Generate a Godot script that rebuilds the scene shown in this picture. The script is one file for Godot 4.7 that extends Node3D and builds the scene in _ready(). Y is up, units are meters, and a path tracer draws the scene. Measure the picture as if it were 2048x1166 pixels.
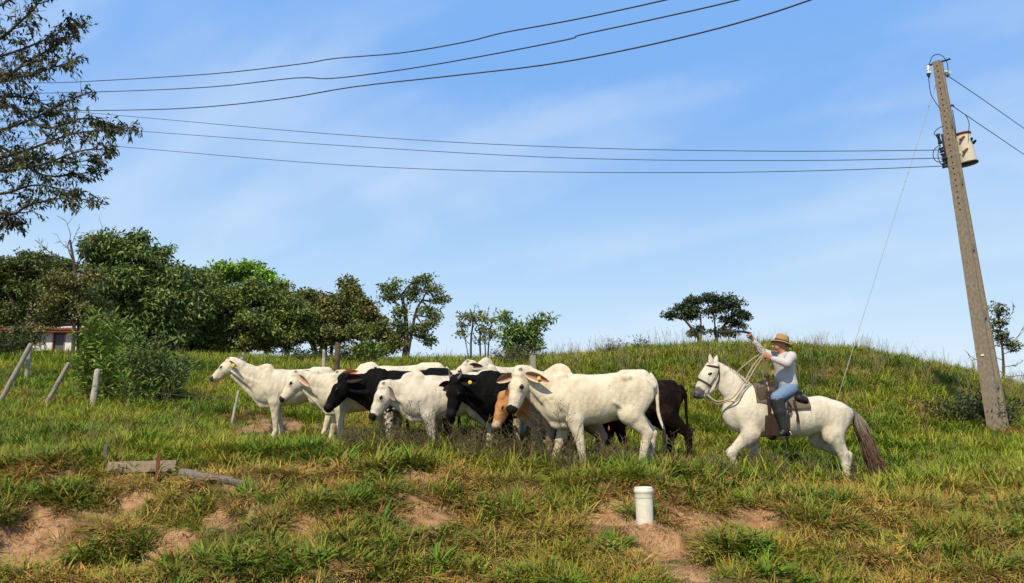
extends Node3D
# A cattle drive on a green hillside: white and black zebu cattle, a rider on a white horse, a leaning concrete pole.

const EYE := 1.6
const PITCH := 9.5
const F := 1600.0
var CP := cos(deg_to_rad(PITCH))
var SP := sin(deg_to_rad(PITCH))
var rng := RandomNumberGenerator.new()
var names := {}
var n_big := FastNoiseLite.new()
var n_mid := FastNoiseLite.new()
var n_fine := FastNoiseLite.new()
var n_col := FastNoiseLite.new()

# ---------------------------------------------------------------- naming and tagging
func numbered(called: String) -> String:
	if not names.has(called):
		names[called] = 0
		return called
	names[called] += 1
	return "%s_%03d" % [called, names[called]]

func thing(called: String, label: String, category: String, pos := Vector3.ZERO, group := "") -> Node3D:
	var o := Node3D.new()
	o.name = numbered(called)
	add_child(o, true)
	o.position = pos
	o.set_meta("label", label)
	o.set_meta("category", category)
	if group != "":
		o.set_meta("group", group)
	return o

func put(called: String, mesh: Mesh, m: Material, parent: Node) -> MeshInstance3D:
	var o := MeshInstance3D.new()
	o.name = numbered(called) if parent == self else called
	o.mesh = mesh
	o.material_override = m
	parent.add_child(o, true)
	return o

func tag(o: Node, label: String, category: String, group := "") -> void:
	o.set_meta("label", label)
	o.set_meta("category", category)
	if group != "":
		o.set_meta("group", group)

# ---------------------------------------------------------------- measuring: a direction of the view and a distance ahead give a place
func spot(px: float, py: float, ahead: float) -> Vector3:
	var x := (px - 1024.0) / F
	var y := (583.0 - py) / F
	var k := ahead / (CP - y * SP)
	return Vector3(x * k, EYE + (y * CP + SP) * k, -ahead)

# ---------------------------------------------------------------- mesh helpers
func acc() -> Dictionary:
	return {"v": PackedVector3Array(), "i": PackedInt32Array(), "c": PackedColorArray()}

func commit(a: Dictionary, smooth := true) -> ArrayMesh:
	var arr := []
	arr.resize(Mesh.ARRAY_MAX)
	arr[Mesh.ARRAY_VERTEX] = a.v
	arr[Mesh.ARRAY_INDEX] = a.i
	if a.c.size() == a.v.size() and a.c.size() > 0:
		arr[Mesh.ARRAY_COLOR] = a.c
	if smooth:
		var n := PackedVector3Array()
		n.resize(a.v.size())
		var v: PackedVector3Array = a.v
		var ix: PackedInt32Array = a.i
		for t in range(0, ix.size(), 3):
			var p := v[ix[t]]
			var fn := (v[ix[t + 2]] - p).cross(v[ix[t + 1]] - p)
			n[ix[t]] += fn
			n[ix[t + 1]] += fn
			n[ix[t + 2]] += fn
		for k in n.size():
			n[k] = n[k].normalized() if n[k].length_squared() > 0.0 else Vector3.UP
		arr[Mesh.ARRAY_NORMAL] = n
	var m := ArrayMesh.new()
	m.add_surface_from_arrays(Mesh.PRIMITIVE_TRIANGLES, arr)
	return m

func tube(a: Dictionary, pts: Array, rad: Array, sides := 6, col := Color.WHITE, flat := 1.0, side_axis := Vector3.ZERO) -> void:
	var n := pts.size()
	var base: int = a.v.size()
	var ref := Vector3.UP
	for k in n:
		var d: Vector3 = (pts[mini(k + 1, n - 1)] - pts[maxi(k - 1, 0)])
		d = d.normalized() if d.length() > 1e-6 else Vector3.UP
		if k == 0 and absf(d.dot(ref)) > 0.9:
			ref = Vector3.RIGHT
		var u := (side_axis - d * d.dot(side_axis)) if side_axis != Vector3.ZERO else (ref - d * d.dot(ref))
		u = u.normalized()
		ref = u
		var w := d.cross(u)
		for s in sides:
			var t := TAU * s / sides
			a.v.append(pts[k] + (u * cos(t) + w * sin(t) * flat) * float(rad[k]))
			a.c.append(col)
	for k in n - 1:
		for s in sides:
			var p := base + k * sides + s
			var q := base + k * sides + (s + 1) % sides
			a.i.append_array(PackedInt32Array([p, p + sides, q, q, p + sides, q + sides]))
	for e in [0, n - 1]:
		var c: int = a.v.size()
		a.v.append(pts[e])
		a.c.append(col)
		for s in sides:
			var p: int = base + e * sides + s
			var q: int = base + e * sides + (s + 1) % sides
			if e == 0:
				a.i.append_array(PackedInt32Array([c, p, q]))
			else:
				a.i.append_array(PackedInt32Array([c, q, p]))

func curve(ctrl: Array, steps: int) -> Array:
	var out := []
	var n := ctrl.size()
	for k in n - 1:
		var p0: Vector3 = ctrl[maxi(k - 1, 0)]
		var p1: Vector3 = ctrl[k]
		var p2: Vector3 = ctrl[k + 1]
		var p3: Vector3 = ctrl[mini(k + 2, n - 1)]
		for s in steps:
			out.append(p1.cubic_interpolate(p2, p0, p3, float(s) / steps))
	out.append(ctrl[n - 1])
	return out

func ramp(a: float, b: float, n: int) -> Array:
	var r := []
	for k in n:
		r.append(lerpf(a, b, float(k) / maxi(n - 1, 1)))
	return r

# a box with bevelled edges, its own axes given by a basis
func block(a: Dictionary, c: Vector3, half: Vector3, b := Basis(), bevel := 0.01, col := Color.WHITE) -> void:
	var base: int = a.v.size()
	var ring := []
	for lev in 4:
		var y := [-half.y, -half.y + bevel, half.y - bevel, half.y][lev] as float
		var ins := bevel if lev == 0 or lev == 3 else 0.0
		for q in [[-1, -1], [1, -1], [1, 1], [-1, 1]]:
			var hx := half.x - ins
			var hz := half.z - ins
			ring.append(Vector3(q[0] * (hx - bevel), y, q[1] * hz))
			ring.append(Vector3(q[0] * hx, y, q[1] * (hz - bevel)))
	# order the eight points of a level round the box
	var order := [0, 2, 3, 5, 4, 6, 7, 1]
	for lev in 4:
		for k in 8:
			a.v.append(c + b * ring[lev * 8 + order[k]])
			a.c.append(col)
	for lev in 3:
		for k in 8:
			var p := base + lev * 8 + k
			var q := base + lev * 8 + (k + 1) % 8
			a.i.append_array(PackedInt32Array([p, p + 8, q, q, p + 8, q + 8]))
	for e in [0, 3]:
		for k in range(1, 7):
			var p: int = base + e * 8
			if e == 0:
				a.i.append_array(PackedInt32Array([p, p + k, p + k + 1]))
			else:
				a.i.append_array(PackedInt32Array([p, p + k + 1, p + k]))

# turned shape: profile of (radius, height)
func lathe(a: Dictionary, at: Vector3, b: Basis, prof: Array, sides := 20, col := Color.WHITE) -> void:
	var base: int = a.v.size()
	for p in prof:
		for s in sides:
			var t := TAU * s / sides
			a.v.append(at + b * Vector3(cos(t) * p.x, p.y, sin(t) * p.x))
			a.c.append(col)
	for k in prof.size() - 1:
		for s in sides:
			var p := base + k * sides + s
			var q := base + k * sides + (s + 1) % sides
			a.i.append_array(PackedInt32Array([p, p + sides, q, q, p + sides, q + sides]))

func mat(c: Color, rough := 0.9, vertex := false) -> StandardMaterial3D:
	var m := StandardMaterial3D.new()
	m.albedo_color = c.linear_to_srgb()
	m.roughness = rough
	m.metallic_specular = 0.35
	m.vertex_color_use_as_albedo = vertex
	return m

func noise_tex(freq: float, lo: Color, hi: Color, seed_: int, size := 512, normal := false, ridged := false) -> NoiseTexture2D:
	var n := FastNoiseLite.new()
	n.seed = seed_
	n.frequency = freq
	n.noise_type = FastNoiseLite.TYPE_SIMPLEX_SMOOTH
	n.fractal_octaves = 5
	if ridged:
		n.fractal_type = FastNoiseLite.FRACTAL_RIDGED
	var t := NoiseTexture2D.new()
	t.width = size
	t.height = size
	t.seamless = true
	t.noise = n
	if normal:
		t.as_normal_map = true
		t.bump_strength = 4.0
	else:
		var g := Gradient.new()
		g.set_color(0, lo.linear_to_srgb())
		g.set_color(1, hi.linear_to_srgb())
		t.color_ramp = g
	return t

# surface texture: multiply the colour by a patchy tint and bend the normal
func grain(m: StandardMaterial3D, scale: float, lo: float, hi: float, seed_: int, relief := 0.0, stretch := Vector3.ONE) -> StandardMaterial3D:
	m.uv1_triplanar = true
	m.uv1_scale = stretch * scale
	m.albedo_texture = noise_tex(0.02, Color(lo, lo, lo), Color(hi, hi, hi), seed_)
	if relief > 0.0:
		m.heightmap_enabled = true
		m.heightmap_scale = relief
		m.heightmap_texture = m.albedo_texture
	return m

# ---------------------------------------------------------------- smooth bodies: tapered elliptic bones joined by a soft minimum, meshed as surface nets
# bone: [from, to, up radius, side radius at from, up radius, side radius at to, side axis]
func bone(a: Vector3, b: Vector3, ry0: float, rz0: float, ry1: float, rz1: float, side := Vector3.BACK) -> Array:
	return [a, b, ry0, rz0, ry1, rz1, side]

func skin(bones: Array, cell: float, k: float, colour: Callable, out: Dictionary) -> void:
	var lo := Vector3(1e9, 1e9, 1e9)
	var hi := -lo
	for b in bones:
		var r: float = maxf(maxf(b[2], b[3]), maxf(b[4], b[5]))
		var rv := Vector3(r, r, r)
		lo = lo.min((b[0] as Vector3).min(b[1]) - rv)
		hi = hi.max((b[0] as Vector3).max(b[1]) + rv)
	lo -= Vector3.ONE * cell * 3.0
	hi += Vector3.ONE * cell * 3.0
	var nx := int((hi.x - lo.x) / cell) + 1
	var ny := int((hi.y - lo.y) / cell) + 1
	var nz := int((hi.z - lo.z) / cell) + 1
	var f := PackedFloat32Array()
	f.resize(nx * ny * nz)
	f.fill(9.0)
	var pad := k * 0.6 + 2.0 * cell
	for b in bones:
		var a: Vector3 = b[0]
		var dv: Vector3 = b[1] - b[0]
		var sd: Vector3 = b[6]
		var r0: float = b[2]
		var s0: float = b[3]
		var dr: float = b[4] - r0
		var ds: float = b[5] - s0
		var l2 := dv.length_squared()
		var inv := 1.0 / l2 if l2 > 1e-9 else 0.0
		var rm: float = maxf(maxf(b[2], b[3]), maxf(b[4], b[5])) + pad
		var m0 := ((a.min(b[1]) - Vector3(rm, rm, rm) - lo) / cell).max(Vector3.ZERO)
		var m1 := ((a.max(b[1]) + Vector3(rm, rm, rm) - lo) / cell)
		var x0 := int(m0.x)
		var x1 := mini(int(m1.x) + 1, nx - 1)
		var y0 := int(m0.y)
		var y1 := mini(int(m1.y) + 1, ny - 1)
		var z0 := int(m0.z)
		var z1 := mini(int(m1.z) + 1, nz - 1)
		for iz in range(z0, z1 + 1):
			for iy in range(y0, y1 + 1):
				var n := (iz * ny + iy) * nx + x0
				var q := Vector3(lo.x + x0 * cell, lo.y + iy * cell, lo.z + iz * cell) - a
				for ix in range(x0, x1 + 1):
					var t := clampf(q.dot(dv) * inv, 0.0, 1.0)
					var e := q - dv * t
					q.x += cell
					var w := e.dot(sd)
					w *= w
					var o := e.length_squared() - w
					var iy2 := r0 + dr * t
					var iz2 := s0 + ds * t
					iy2 = 1.0 / (iy2 * iy2)
					iz2 = 1.0 / (iz2 * iz2)
					o *= iy2
					w *= iz2
					var k0 := sqrt(o + w)
					var d := k0 * (k0 - 1.0) / (sqrt(o * iy2 + w * iz2) + 1e-6)
					var g := f[n]
					var h := 0.5 + 0.5 * (g - d) / k
					if h >= 1.0:
						f[n] = d
					elif h > 0.0:
						f[n] = g + (d - g) * h - k * h * (1.0 - h)
					n += 1
	var ids := {}
	var v: PackedVector3Array = out.v
	var c: PackedColorArray = out.c
	var idx: PackedInt32Array = out.i
	var lim := cell * 2.0
	var sy := nx
	var sz := nx * ny
	var corner := [0, 1, sy, sy + 1, sz, sz + 1, sz + sy, sz + sy + 1]
	var cp := [Vector3(0, 0, 0), Vector3(1, 0, 0), Vector3(0, 1, 0), Vector3(1, 1, 0), Vector3(0, 0, 1), Vector3(1, 0, 1), Vector3(0, 1, 1), Vector3(1, 1, 1)]
	var edges := [[0, 1], [2, 3], [4, 5], [6, 7], [0, 2], [1, 3], [4, 6], [5, 7], [0, 4], [1, 5], [2, 6], [3, 7]]
	for iz in nz - 1:
		for iy in ny - 1:
			var n := (iz * ny + iy) * nx
			for ix in nx - 1:
				var g := f[n + ix]
				if g > lim or g < -lim:
					continue
				var at := n + ix
				var mask := 0
				for e in 8:
					if f[at + corner[e]] < 0.0:
						mask |= 1 << e
				if mask == 0 or mask == 255:
					continue
				var sum := Vector3.ZERO
				var cnt := 0
				for e in edges:
					var p := int(e[0])
					var q := int(e[1])
					if ((mask >> p) & 1) != ((mask >> q) & 1):
						var fa := f[at + corner[p]]
						var fb := f[at + corner[q]]
						sum += (cp[p] as Vector3).lerp(cp[q], fa / (fa - fb))
						cnt += 1
				var pos := lo + (Vector3(ix, iy, iz) + sum / cnt) * cell
				ids[at] = v.size()
				v.append(pos)
				c.append(colour.call(pos))
	for at in ids:
		var inside := f[at] < 0.0
		for ax in 3:
			var st: int = [1, sy, sz][ax]
			if (f[at + st] < 0.0) == inside:
				continue
			var u: int = [sy, sz, 1][ax]
			var w: int = [sz, 1, sy][ax]
			if not (ids.has(at - u) and ids.has(at - w) and ids.has(at - u - w)):
				continue
			var p0: int = ids[at]
			var p1: int = ids[at - u]
			var p2: int = ids[at - u - w]
			var p3: int = ids[at - w]
			if inside:
				idx.append_array(PackedInt32Array([p0, p1, p2, p0, p2, p3]))
			else:
				idx.append_array(PackedInt32Array([p0, p2, p1, p0, p3, p2]))
	out.v = v
	out.c = c
	out.i = idx

# ---------------------------------------------------------------- the lie of the land
var tps_p := []
var tps_w := []
var hg := PackedFloat32Array()
const HX := 28.0
const HD := 48.0
const HS := 0.5
var hnx := int(2 * HX / HS) + 1
var hnd := int((HD + 12.0) / HS) + 1
var bare := []

func plan_land() -> void:
	var c := []
	for r in [
		[-500, 1166, 9.0], [200, 1166, 9.0], [1000, 1166, 9.0], [1700, 1166, 9.0], [2500, 1166, 9.0],
		[-300, 1040, 9.8], [0, 1045, 9.75], [400, 1040, 9.8], [900, 1045, 9.85], [1290, 1046, 9.9], [1700, 1055, 9.9], [2100, 1050, 9.9],
		[-300, 940, 11.0], [0, 940, 11.0], [300, 942, 11.0], [650, 940, 11.0], [950, 950, 11.0], [1280, 960, 11.0], [1500, 980, 11.1], [1750, 995, 11.3], [2100, 975, 11.4],
		[515, 880, 14.0], [645, 888, 13.6], [850, 915, 12.6], [1150, 943, 11.8], [1290, 948, 11.8], [1370, 932, 13.0], [1500, 950, 12.3], [1680, 982, 12.3],
		[1900, 905, 14.5], [2000, 868, 16.5], [2250, 880, 16.0],
		[1400, 835, 16.0], [1650, 840, 16.0], [1100, 835, 16.5], [800, 825, 17.0], [500, 805, 18.0], [200, 815, 17.5], [0, 820, 17.0], [-200, 820, 17.0],
		[1500, 694, 24.0], [1300, 701, 24.5], [1100, 722, 26.0], [1700, 704, 24.0], [1850, 728, 24.0], [2048, 780, 23.5], [2300, 810, 23.5],
		[1500, 762, 19.5], [1100, 768, 20.0], [1850, 795, 19.0], [2048, 835, 18.5],
		[800, 745, 24.0], [500, 750, 24.0], [200, 755, 24.0], [-150, 755, 24.0],
		[900, 726, 31.0], [700, 728, 32.0], [500, 720, 33.0], [300, 716, 34.0], [100, 712, 34.0], [-250, 710, 34.0]]:
		var p := spot(r[0], r[1], r[2])
		c.append(Vector3(p.x, -p.z, p.y))
	for r in [[-8, 3, -0.05], [0, 3, -0.05], [8, 3, -0.05], [-9, 6.5, -0.28], [-4, 6.5, -0.28], [0, 6.5, -0.28], [4, 6.5, -0.28], [9, 6.5, -0.28], [-20, -5, 0.0], [0, -5, 0.0], [20, -5, 0.0], [-20, 5, -0.2], [20, 5, -0.2],
		[8, 31, 3.6], [14, 31, 2.8], [0, 33, 4.0], [20, 33, 1.6], [8, 46, 2.8], [20, 46, 1.0], [-8, 46, 4.6], [-20, 46, 5.0], [-27, 46, 5.2], [0, 46, 4.0]]:
		c.append(Vector3(r[0], r[1], r[2]))
	tps_p = c
	var n := c.size()
	var m := []
	for i in n + 3:
		var row := PackedFloat64Array()
		row.resize(n + 4)
		for j in n + 3:
			var v := 0.0
			if i < n and j < n:
				v = tps_k(Vector2(c[i].x - c[j].x, c[i].y - c[j].y).length())
				if i == j:
					v += 0.35
			elif i < n or j < n:
				var q: Vector3 = c[mini(i, j)]
				var t := maxi(i, j) - n
				v = [1.0, q.x, q.y][t] if mini(i, j) < n else 0.0
			row[j] = v
		row[n + 3] = c[i].z if i < n else 0.0
		m.append(row)
	for i in n + 3:
		var p := i
		for r in range(i + 1, n + 3):
			if absf(m[r][i]) > absf(m[p][i]):
				p = r
		var tmp = m[i]
		m[i] = m[p]
		m[p] = tmp
		for r in range(i + 1, n + 3):
			var k: float = m[r][i] / m[i][i]
			if k != 0.0:
				var mr: PackedFloat64Array = m[r]
				var mi: PackedFloat64Array = m[i]
				for j in range(i, n + 4):
					mr[j] -= k * mi[j]
				m[r] = mr
	tps_w.resize(n + 3)
	for i in range(n + 2, -1, -1):
		var s: float = m[i][n + 3]
		for j in range(i + 1, n + 3):
			s -= m[i][j] * tps_w[j]
		tps_w[i] = s / m[i][i]
	hg.resize(hnx * hnd)
	for j in hnd:
		for i in hnx:
			var x := -HX + i * HS
			var d := -12.0 + j * HS
			var s: float = tps_w[n] + tps_w[n + 1] * x + tps_w[n + 2] * d
			for q in n:
				var p: Vector3 = c[q]
				var rr := (x - p.x) * (x - p.x) + (d - p.y) * (d - p.y)
				if rr > 1e-6:
					s += tps_w[q] * rr * log(rr) * 0.5
			hg[j * hnx + i] = s

func tps_k(r: float) -> float:
	return r * r * log(r) if r > 1e-3 else 0.0

func smooth_h(x: float, d: float) -> float:
	var fx := (clampf(x, -HX, HX - 0.01) + HX) / HS
	var fd := (clampf(d, -12.0, HD - 0.6) + 12.0) / HS
	var i := mini(int(fx), hnx - 2)
	var j := mini(int(fd), hnd - 2)
	fx -= i
	fd -= j
	var n := j * hnx + i
	return lerpf(lerpf(hg[n], hg[n + 1], fx), lerpf(hg[n + hnx], hg[n + hnx + 1], fx), fd)

# hummocks, cattle terraces and the scooped bare patches
func land(x: float, d: float) -> float:
	var h := smooth_h(x, d)
	var near := smoothstep(13.0, 11.2, d) * smoothstep(6.0, 8.5, d)
	h += n_mid.get_noise_2d(x, d) * lerpf(0.10, 0.15, near)
	h += n_fine.get_noise_2d(x, d) * 0.04
	if d < 16.0:
		h += n_fine.get_noise_2d(x * 4.0 + 70.0, d * 4.0) * 0.018
	if near > 0.0:
		var s := (d + n_mid.get_noise_2d(x * 0.7 + 40.0, d * 0.7) * 0.75 + x * 0.05) / 0.85
		var fr := s - floorf(s)
		h += (smoothstep(0.0, 0.35, fr) - fr) * 0.17 * near
	for b in bare:
		var q := Vector2((x - b.x) / b.rx, (d - b.d) / b.rd)
		var e := q.length_squared()
		if e < 2.2:
			h -= b.dep * smoothstep(2.2, 0.2, e)
			if e < 1.5:
				h += n_fine.get_noise_2d(x * 9.0 + 13.0, d * 9.0) * 0.022 * smoothstep(1.5, 0.7, e)
	return h

func bareness(x: float, d: float) -> float:
	var r := 0.0
	for b in bare:
		var q := Vector2((x - b.x) / b.rx, (d - b.d) / b.rd)
		var e := q.length() + n_fine.get_noise_2d(x * 1.7 + 9.0, d * 1.7) * 0.9 + n_fine.get_noise_2d(x * 5.0, d * 5.0) * 0.5
		r = maxf(r, smoothstep(1.0, 0.7, e) * b.k)
	return r

# where the line of sight through a point of the picture meets the ground
func footing(px: float, py: float) -> Vector3:
	var d := 5.5
	while d < 46.0:
		var p := spot(px, py, d)
		if p.y <= land(p.x, d):
			return Vector3(p.x, land(p.x, d), -d)
		d += 0.03
	return spot(px, py, 40.0)

func on_land(px: float, ahead: float) -> Vector3:
	var x := (px - 1024.0) / F * ahead / CP
	return Vector3(x, land(x, ahead), -ahead)

func make_ground() -> void:
	var xs := []
	var x := 0.0
	while x < 520.0:
		xs.append(x)
		x += 0.1 if x < 12.0 else 0.1 + (x - 12.0) * 0.09
	var cols := []
	for k in range(xs.size() - 1, 0, -1):
		cols.append(-xs[k])
	cols.append_array(xs)
	var ds := []
	var d := -60.0
	while d < 700.0:
		ds.append(d)
		if d < 5.0:
			d += maxf(0.12, (5.0 - d) * 0.2)
		elif d < 12.5:
			d += 0.055
		else:
			d += 0.07 + (d - 12.5) * 0.035
	var a := acc()
	var w := cols.size()
	for dd in ds:
		for xx in cols:
			var far := maxf(0.0, dd - 46.0)
			var y := land(xx, dd) - minf(far * 0.05, 6.0)
			if dd < -2.0 or absf(xx) > 40.0:
				y = minf(y, smooth_h(xx, dd))
			a.v.append(Vector3(xx, y, -dd))
			var b := bareness(xx, dd) if dd < 20.0 and dd > 4.0 and absf(xx) < 13.0 else (bareness(xx, dd) if dd < 26.0 and absf(xx) < 16.0 else 0.0)
			var n := n_col.get_noise_2d(xx * 1.5, dd * 1.5) * 0.5 + 0.5
			var thatch := Color(0.16, 0.09, 0.04).lerp(Color(0.10, 0.085, 0.026), n)
			var soil := Color(0.50, 0.305, 0.155).lerp(Color(0.33, 0.165, 0.08), clampf(n * 1.3 - 0.3 + n_fine.get_noise_2d(xx * 5.0, dd * 5.0) * 0.9, 0, 1))
			a.c.append(thatch.lerp(soil, b))
	for j in ds.size() - 1:
		for i in w - 1:
			var p := j * w + i
			a.i.append_array(PackedInt32Array([p, p + w, p + 1, p + 1, p + w, p + w + 1]))
	var m := mat(Color(1, 1, 1), 0.97, true)
	m.uv1_triplanar = true
	m.uv1_world_triplanar = true
	m.uv1_scale = Vector3.ONE * 0.9
	m.albedo_texture = noise_tex(0.03, Color(0.55, 0.55, 0.55), Color(1.15, 1.12, 1.08).clamp(), 11, 1024)
	m.heightmap_enabled = true
	m.heightmap_scale = 3.0
	m.heightmap_texture = m.albedo_texture
	var g := put("ground", commit(a), m, self)
	g.set_meta("kind", "structure")

# ---------------------------------------------------------------- grass
func blade(a: Dictionary, root: Vector3, dir: Vector3, length: float, width: float, lift: float, droop: float, col: Color) -> void:
	var side := dir.cross(Vector3.UP).normalized()
	var base: int = a.v.size()
	for k in 4:
		var t := k / 3.0
		var p := root + dir * length * t * (1.0 - lift * (1.0 - t * 0.5)) + Vector3.UP * length * (lift * t - droop * t * t)
		var hw: float = width * 0.5 * [0.75, 1.0, 0.7, 0.0][k]
		if k < 3:
			a.v.append(p - side * hw)
			a.v.append(p + side * hw)
			a.c.append(col)
			a.c.append(col)
		else:
			a.v.append(p)
			a.c.append(col)
	a.i.append_array(PackedInt32Array([base, base + 1, base + 2, base + 1, base + 3, base + 2, base + 2, base + 3, base + 4, base + 3, base + 5, base + 4, base + 4, base + 5, base + 6]))

func tuft(blades: int, spread: float, l0: float, l1: float, w0: float, w1: float, lift0: float, lift1: float, dry: float) -> ArrayMesh:
	var a := acc()
	for k in blades:
		var t := rng.randf() * TAU
		var r := spread * sqrt(rng.randf())
		var t2 := t + rng.randf_range(-1.0, 1.0)
		var v := rng.randf_range(0.5, 1.6)
		var col := Color(v, v, v)
		if rng.randf() < dry:
			col = Color(2.7, 1.4, 4.0) * rng.randf_range(0.5, 1.1)
		elif rng.randf() < 0.12:
			col = Color(1.1, 0.5, 1.6) * v
		elif rng.randf() < 0.3:
			col = Color(1.6, 1.3, 1.0) * v
		blade(a, Vector3(cos(t) * r, -0.02, sin(t) * r), Vector3(cos(t2), 0, sin(t2)), rng.randf_range(l0, l1), rng.randf_range(w0, w1), rng.randf_range(lift0, lift1), rng.randf_range(0.1, 0.45), col)
	return commit(a, false)

func stalk(stems: int, h0: float, h1: float, spread: float) -> ArrayMesh:
	var a := acc()
	for k in stems:
		var t := rng.randf() * TAU
		var root := Vector3(cos(t), 0, sin(t)) * spread * rng.randf()
		var lean := Vector3(rng.randf_range(-0.35, 0.35), 0, rng.randf_range(-0.35, 0.35))
		var h := rng.randf_range(h0, h1)
		var top := root + Vector3.UP * h + lean * h
		var mid := root.lerp(top, 0.55) - lean * h * 0.12
		tube(a, [root, mid, top], [0.0035, 0.003, 0.0015], 3, Color(1, 1, 1))
		for q in 7:
			var p := mid.lerp(top, 0.4 + 0.1 * q)
			var u := rng.randf() * TAU
			blade(a, p, Vector3(cos(u), 0, sin(u)), rng.randf_range(0.03, 0.07), 0.006, 0.7, 0.2, Color(1.2, 1.0, 0.9))
	return commit(a, false)

func weed_mesh(h: float, stems: int) -> ArrayMesh:
	var a := acc()
	for k in stems:
		var t := rng.randf() * TAU
		var root := Vector3(cos(t), 0, sin(t)) * 0.12 * rng.randf()
		var lean := Vector3(rng.randf_range(-0.4, 0.4), 0, rng.randf_range(-0.4, 0.4))
		var hh := h * rng.randf_range(0.55, 1.0)
		var top := root + Vector3.UP * hh + lean * hh
		var mid := root.lerp(top, 0.5) + Vector3(rng.randf_range(-0.04, 0.04), 0, rng.randf_range(-0.04, 0.04))
		tube(a, [root, mid, top], [0.006, 0.005, 0.003], 3, Color(1, 1, 1) * rng.randf_range(0.7, 1.5))
		for q in 9:
			var s := rng.randf_range(0.25, 1.0)
			var p := root.lerp(mid, s * 2.0) if s < 0.5 else mid.lerp(top, s * 2.0 - 1.0)
			var u := rng.randf() * TAU
			var d := Vector3(cos(u), rng.randf_range(0.3, 1.2), sin(u)).normalized()
			var e := p + d * rng.randf_range(0.06, 0.2)
			tube(a, [p, e], [0.003, 0.002], 3, Color(1, 1, 1) * rng.randf_range(0.7, 1.4))
			for z in 3:
				var u2 := rng.randf() * TAU
				blade(a, p.lerp(e, rng.randf_range(0.3, 1.0)), Vector3(cos(u2), 0, sin(u2)), rng.randf_range(0.02, 0.05), 0.014, 0.5, 0.2, Color(1.2, 1.1, 0.9) * rng.randf_range(0.6, 1.4))
	return commit(a, false)

func scatter(called: String, label: String, mesh: Mesh, m: Material, ts: Array, cs: Array) -> void:
	if ts.is_empty():
		return
	var mm := MultiMesh.new()
	mm.transform_format = MultiMesh.TRANSFORM_3D
	mm.use_colors = true
	mm.mesh = mesh
	mm.instance_count = ts.size()
	for k in ts.size():
		mm.set_instance_transform(k, ts[k])
		mm.set_instance_color(k, cs[k])
	var o := MultiMeshInstance3D.new()
	o.name = numbered(called)
	o.multimesh = mm
	o.material_override = m
	o.set_meta("kind", "stuff")
	o.set_meta("label", label)
	o.set_meta("category", "grass" if called.contains("grass") else "weeds")
	add_child(o, true)

var lush_spots := []
var straw_spots := []

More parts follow.
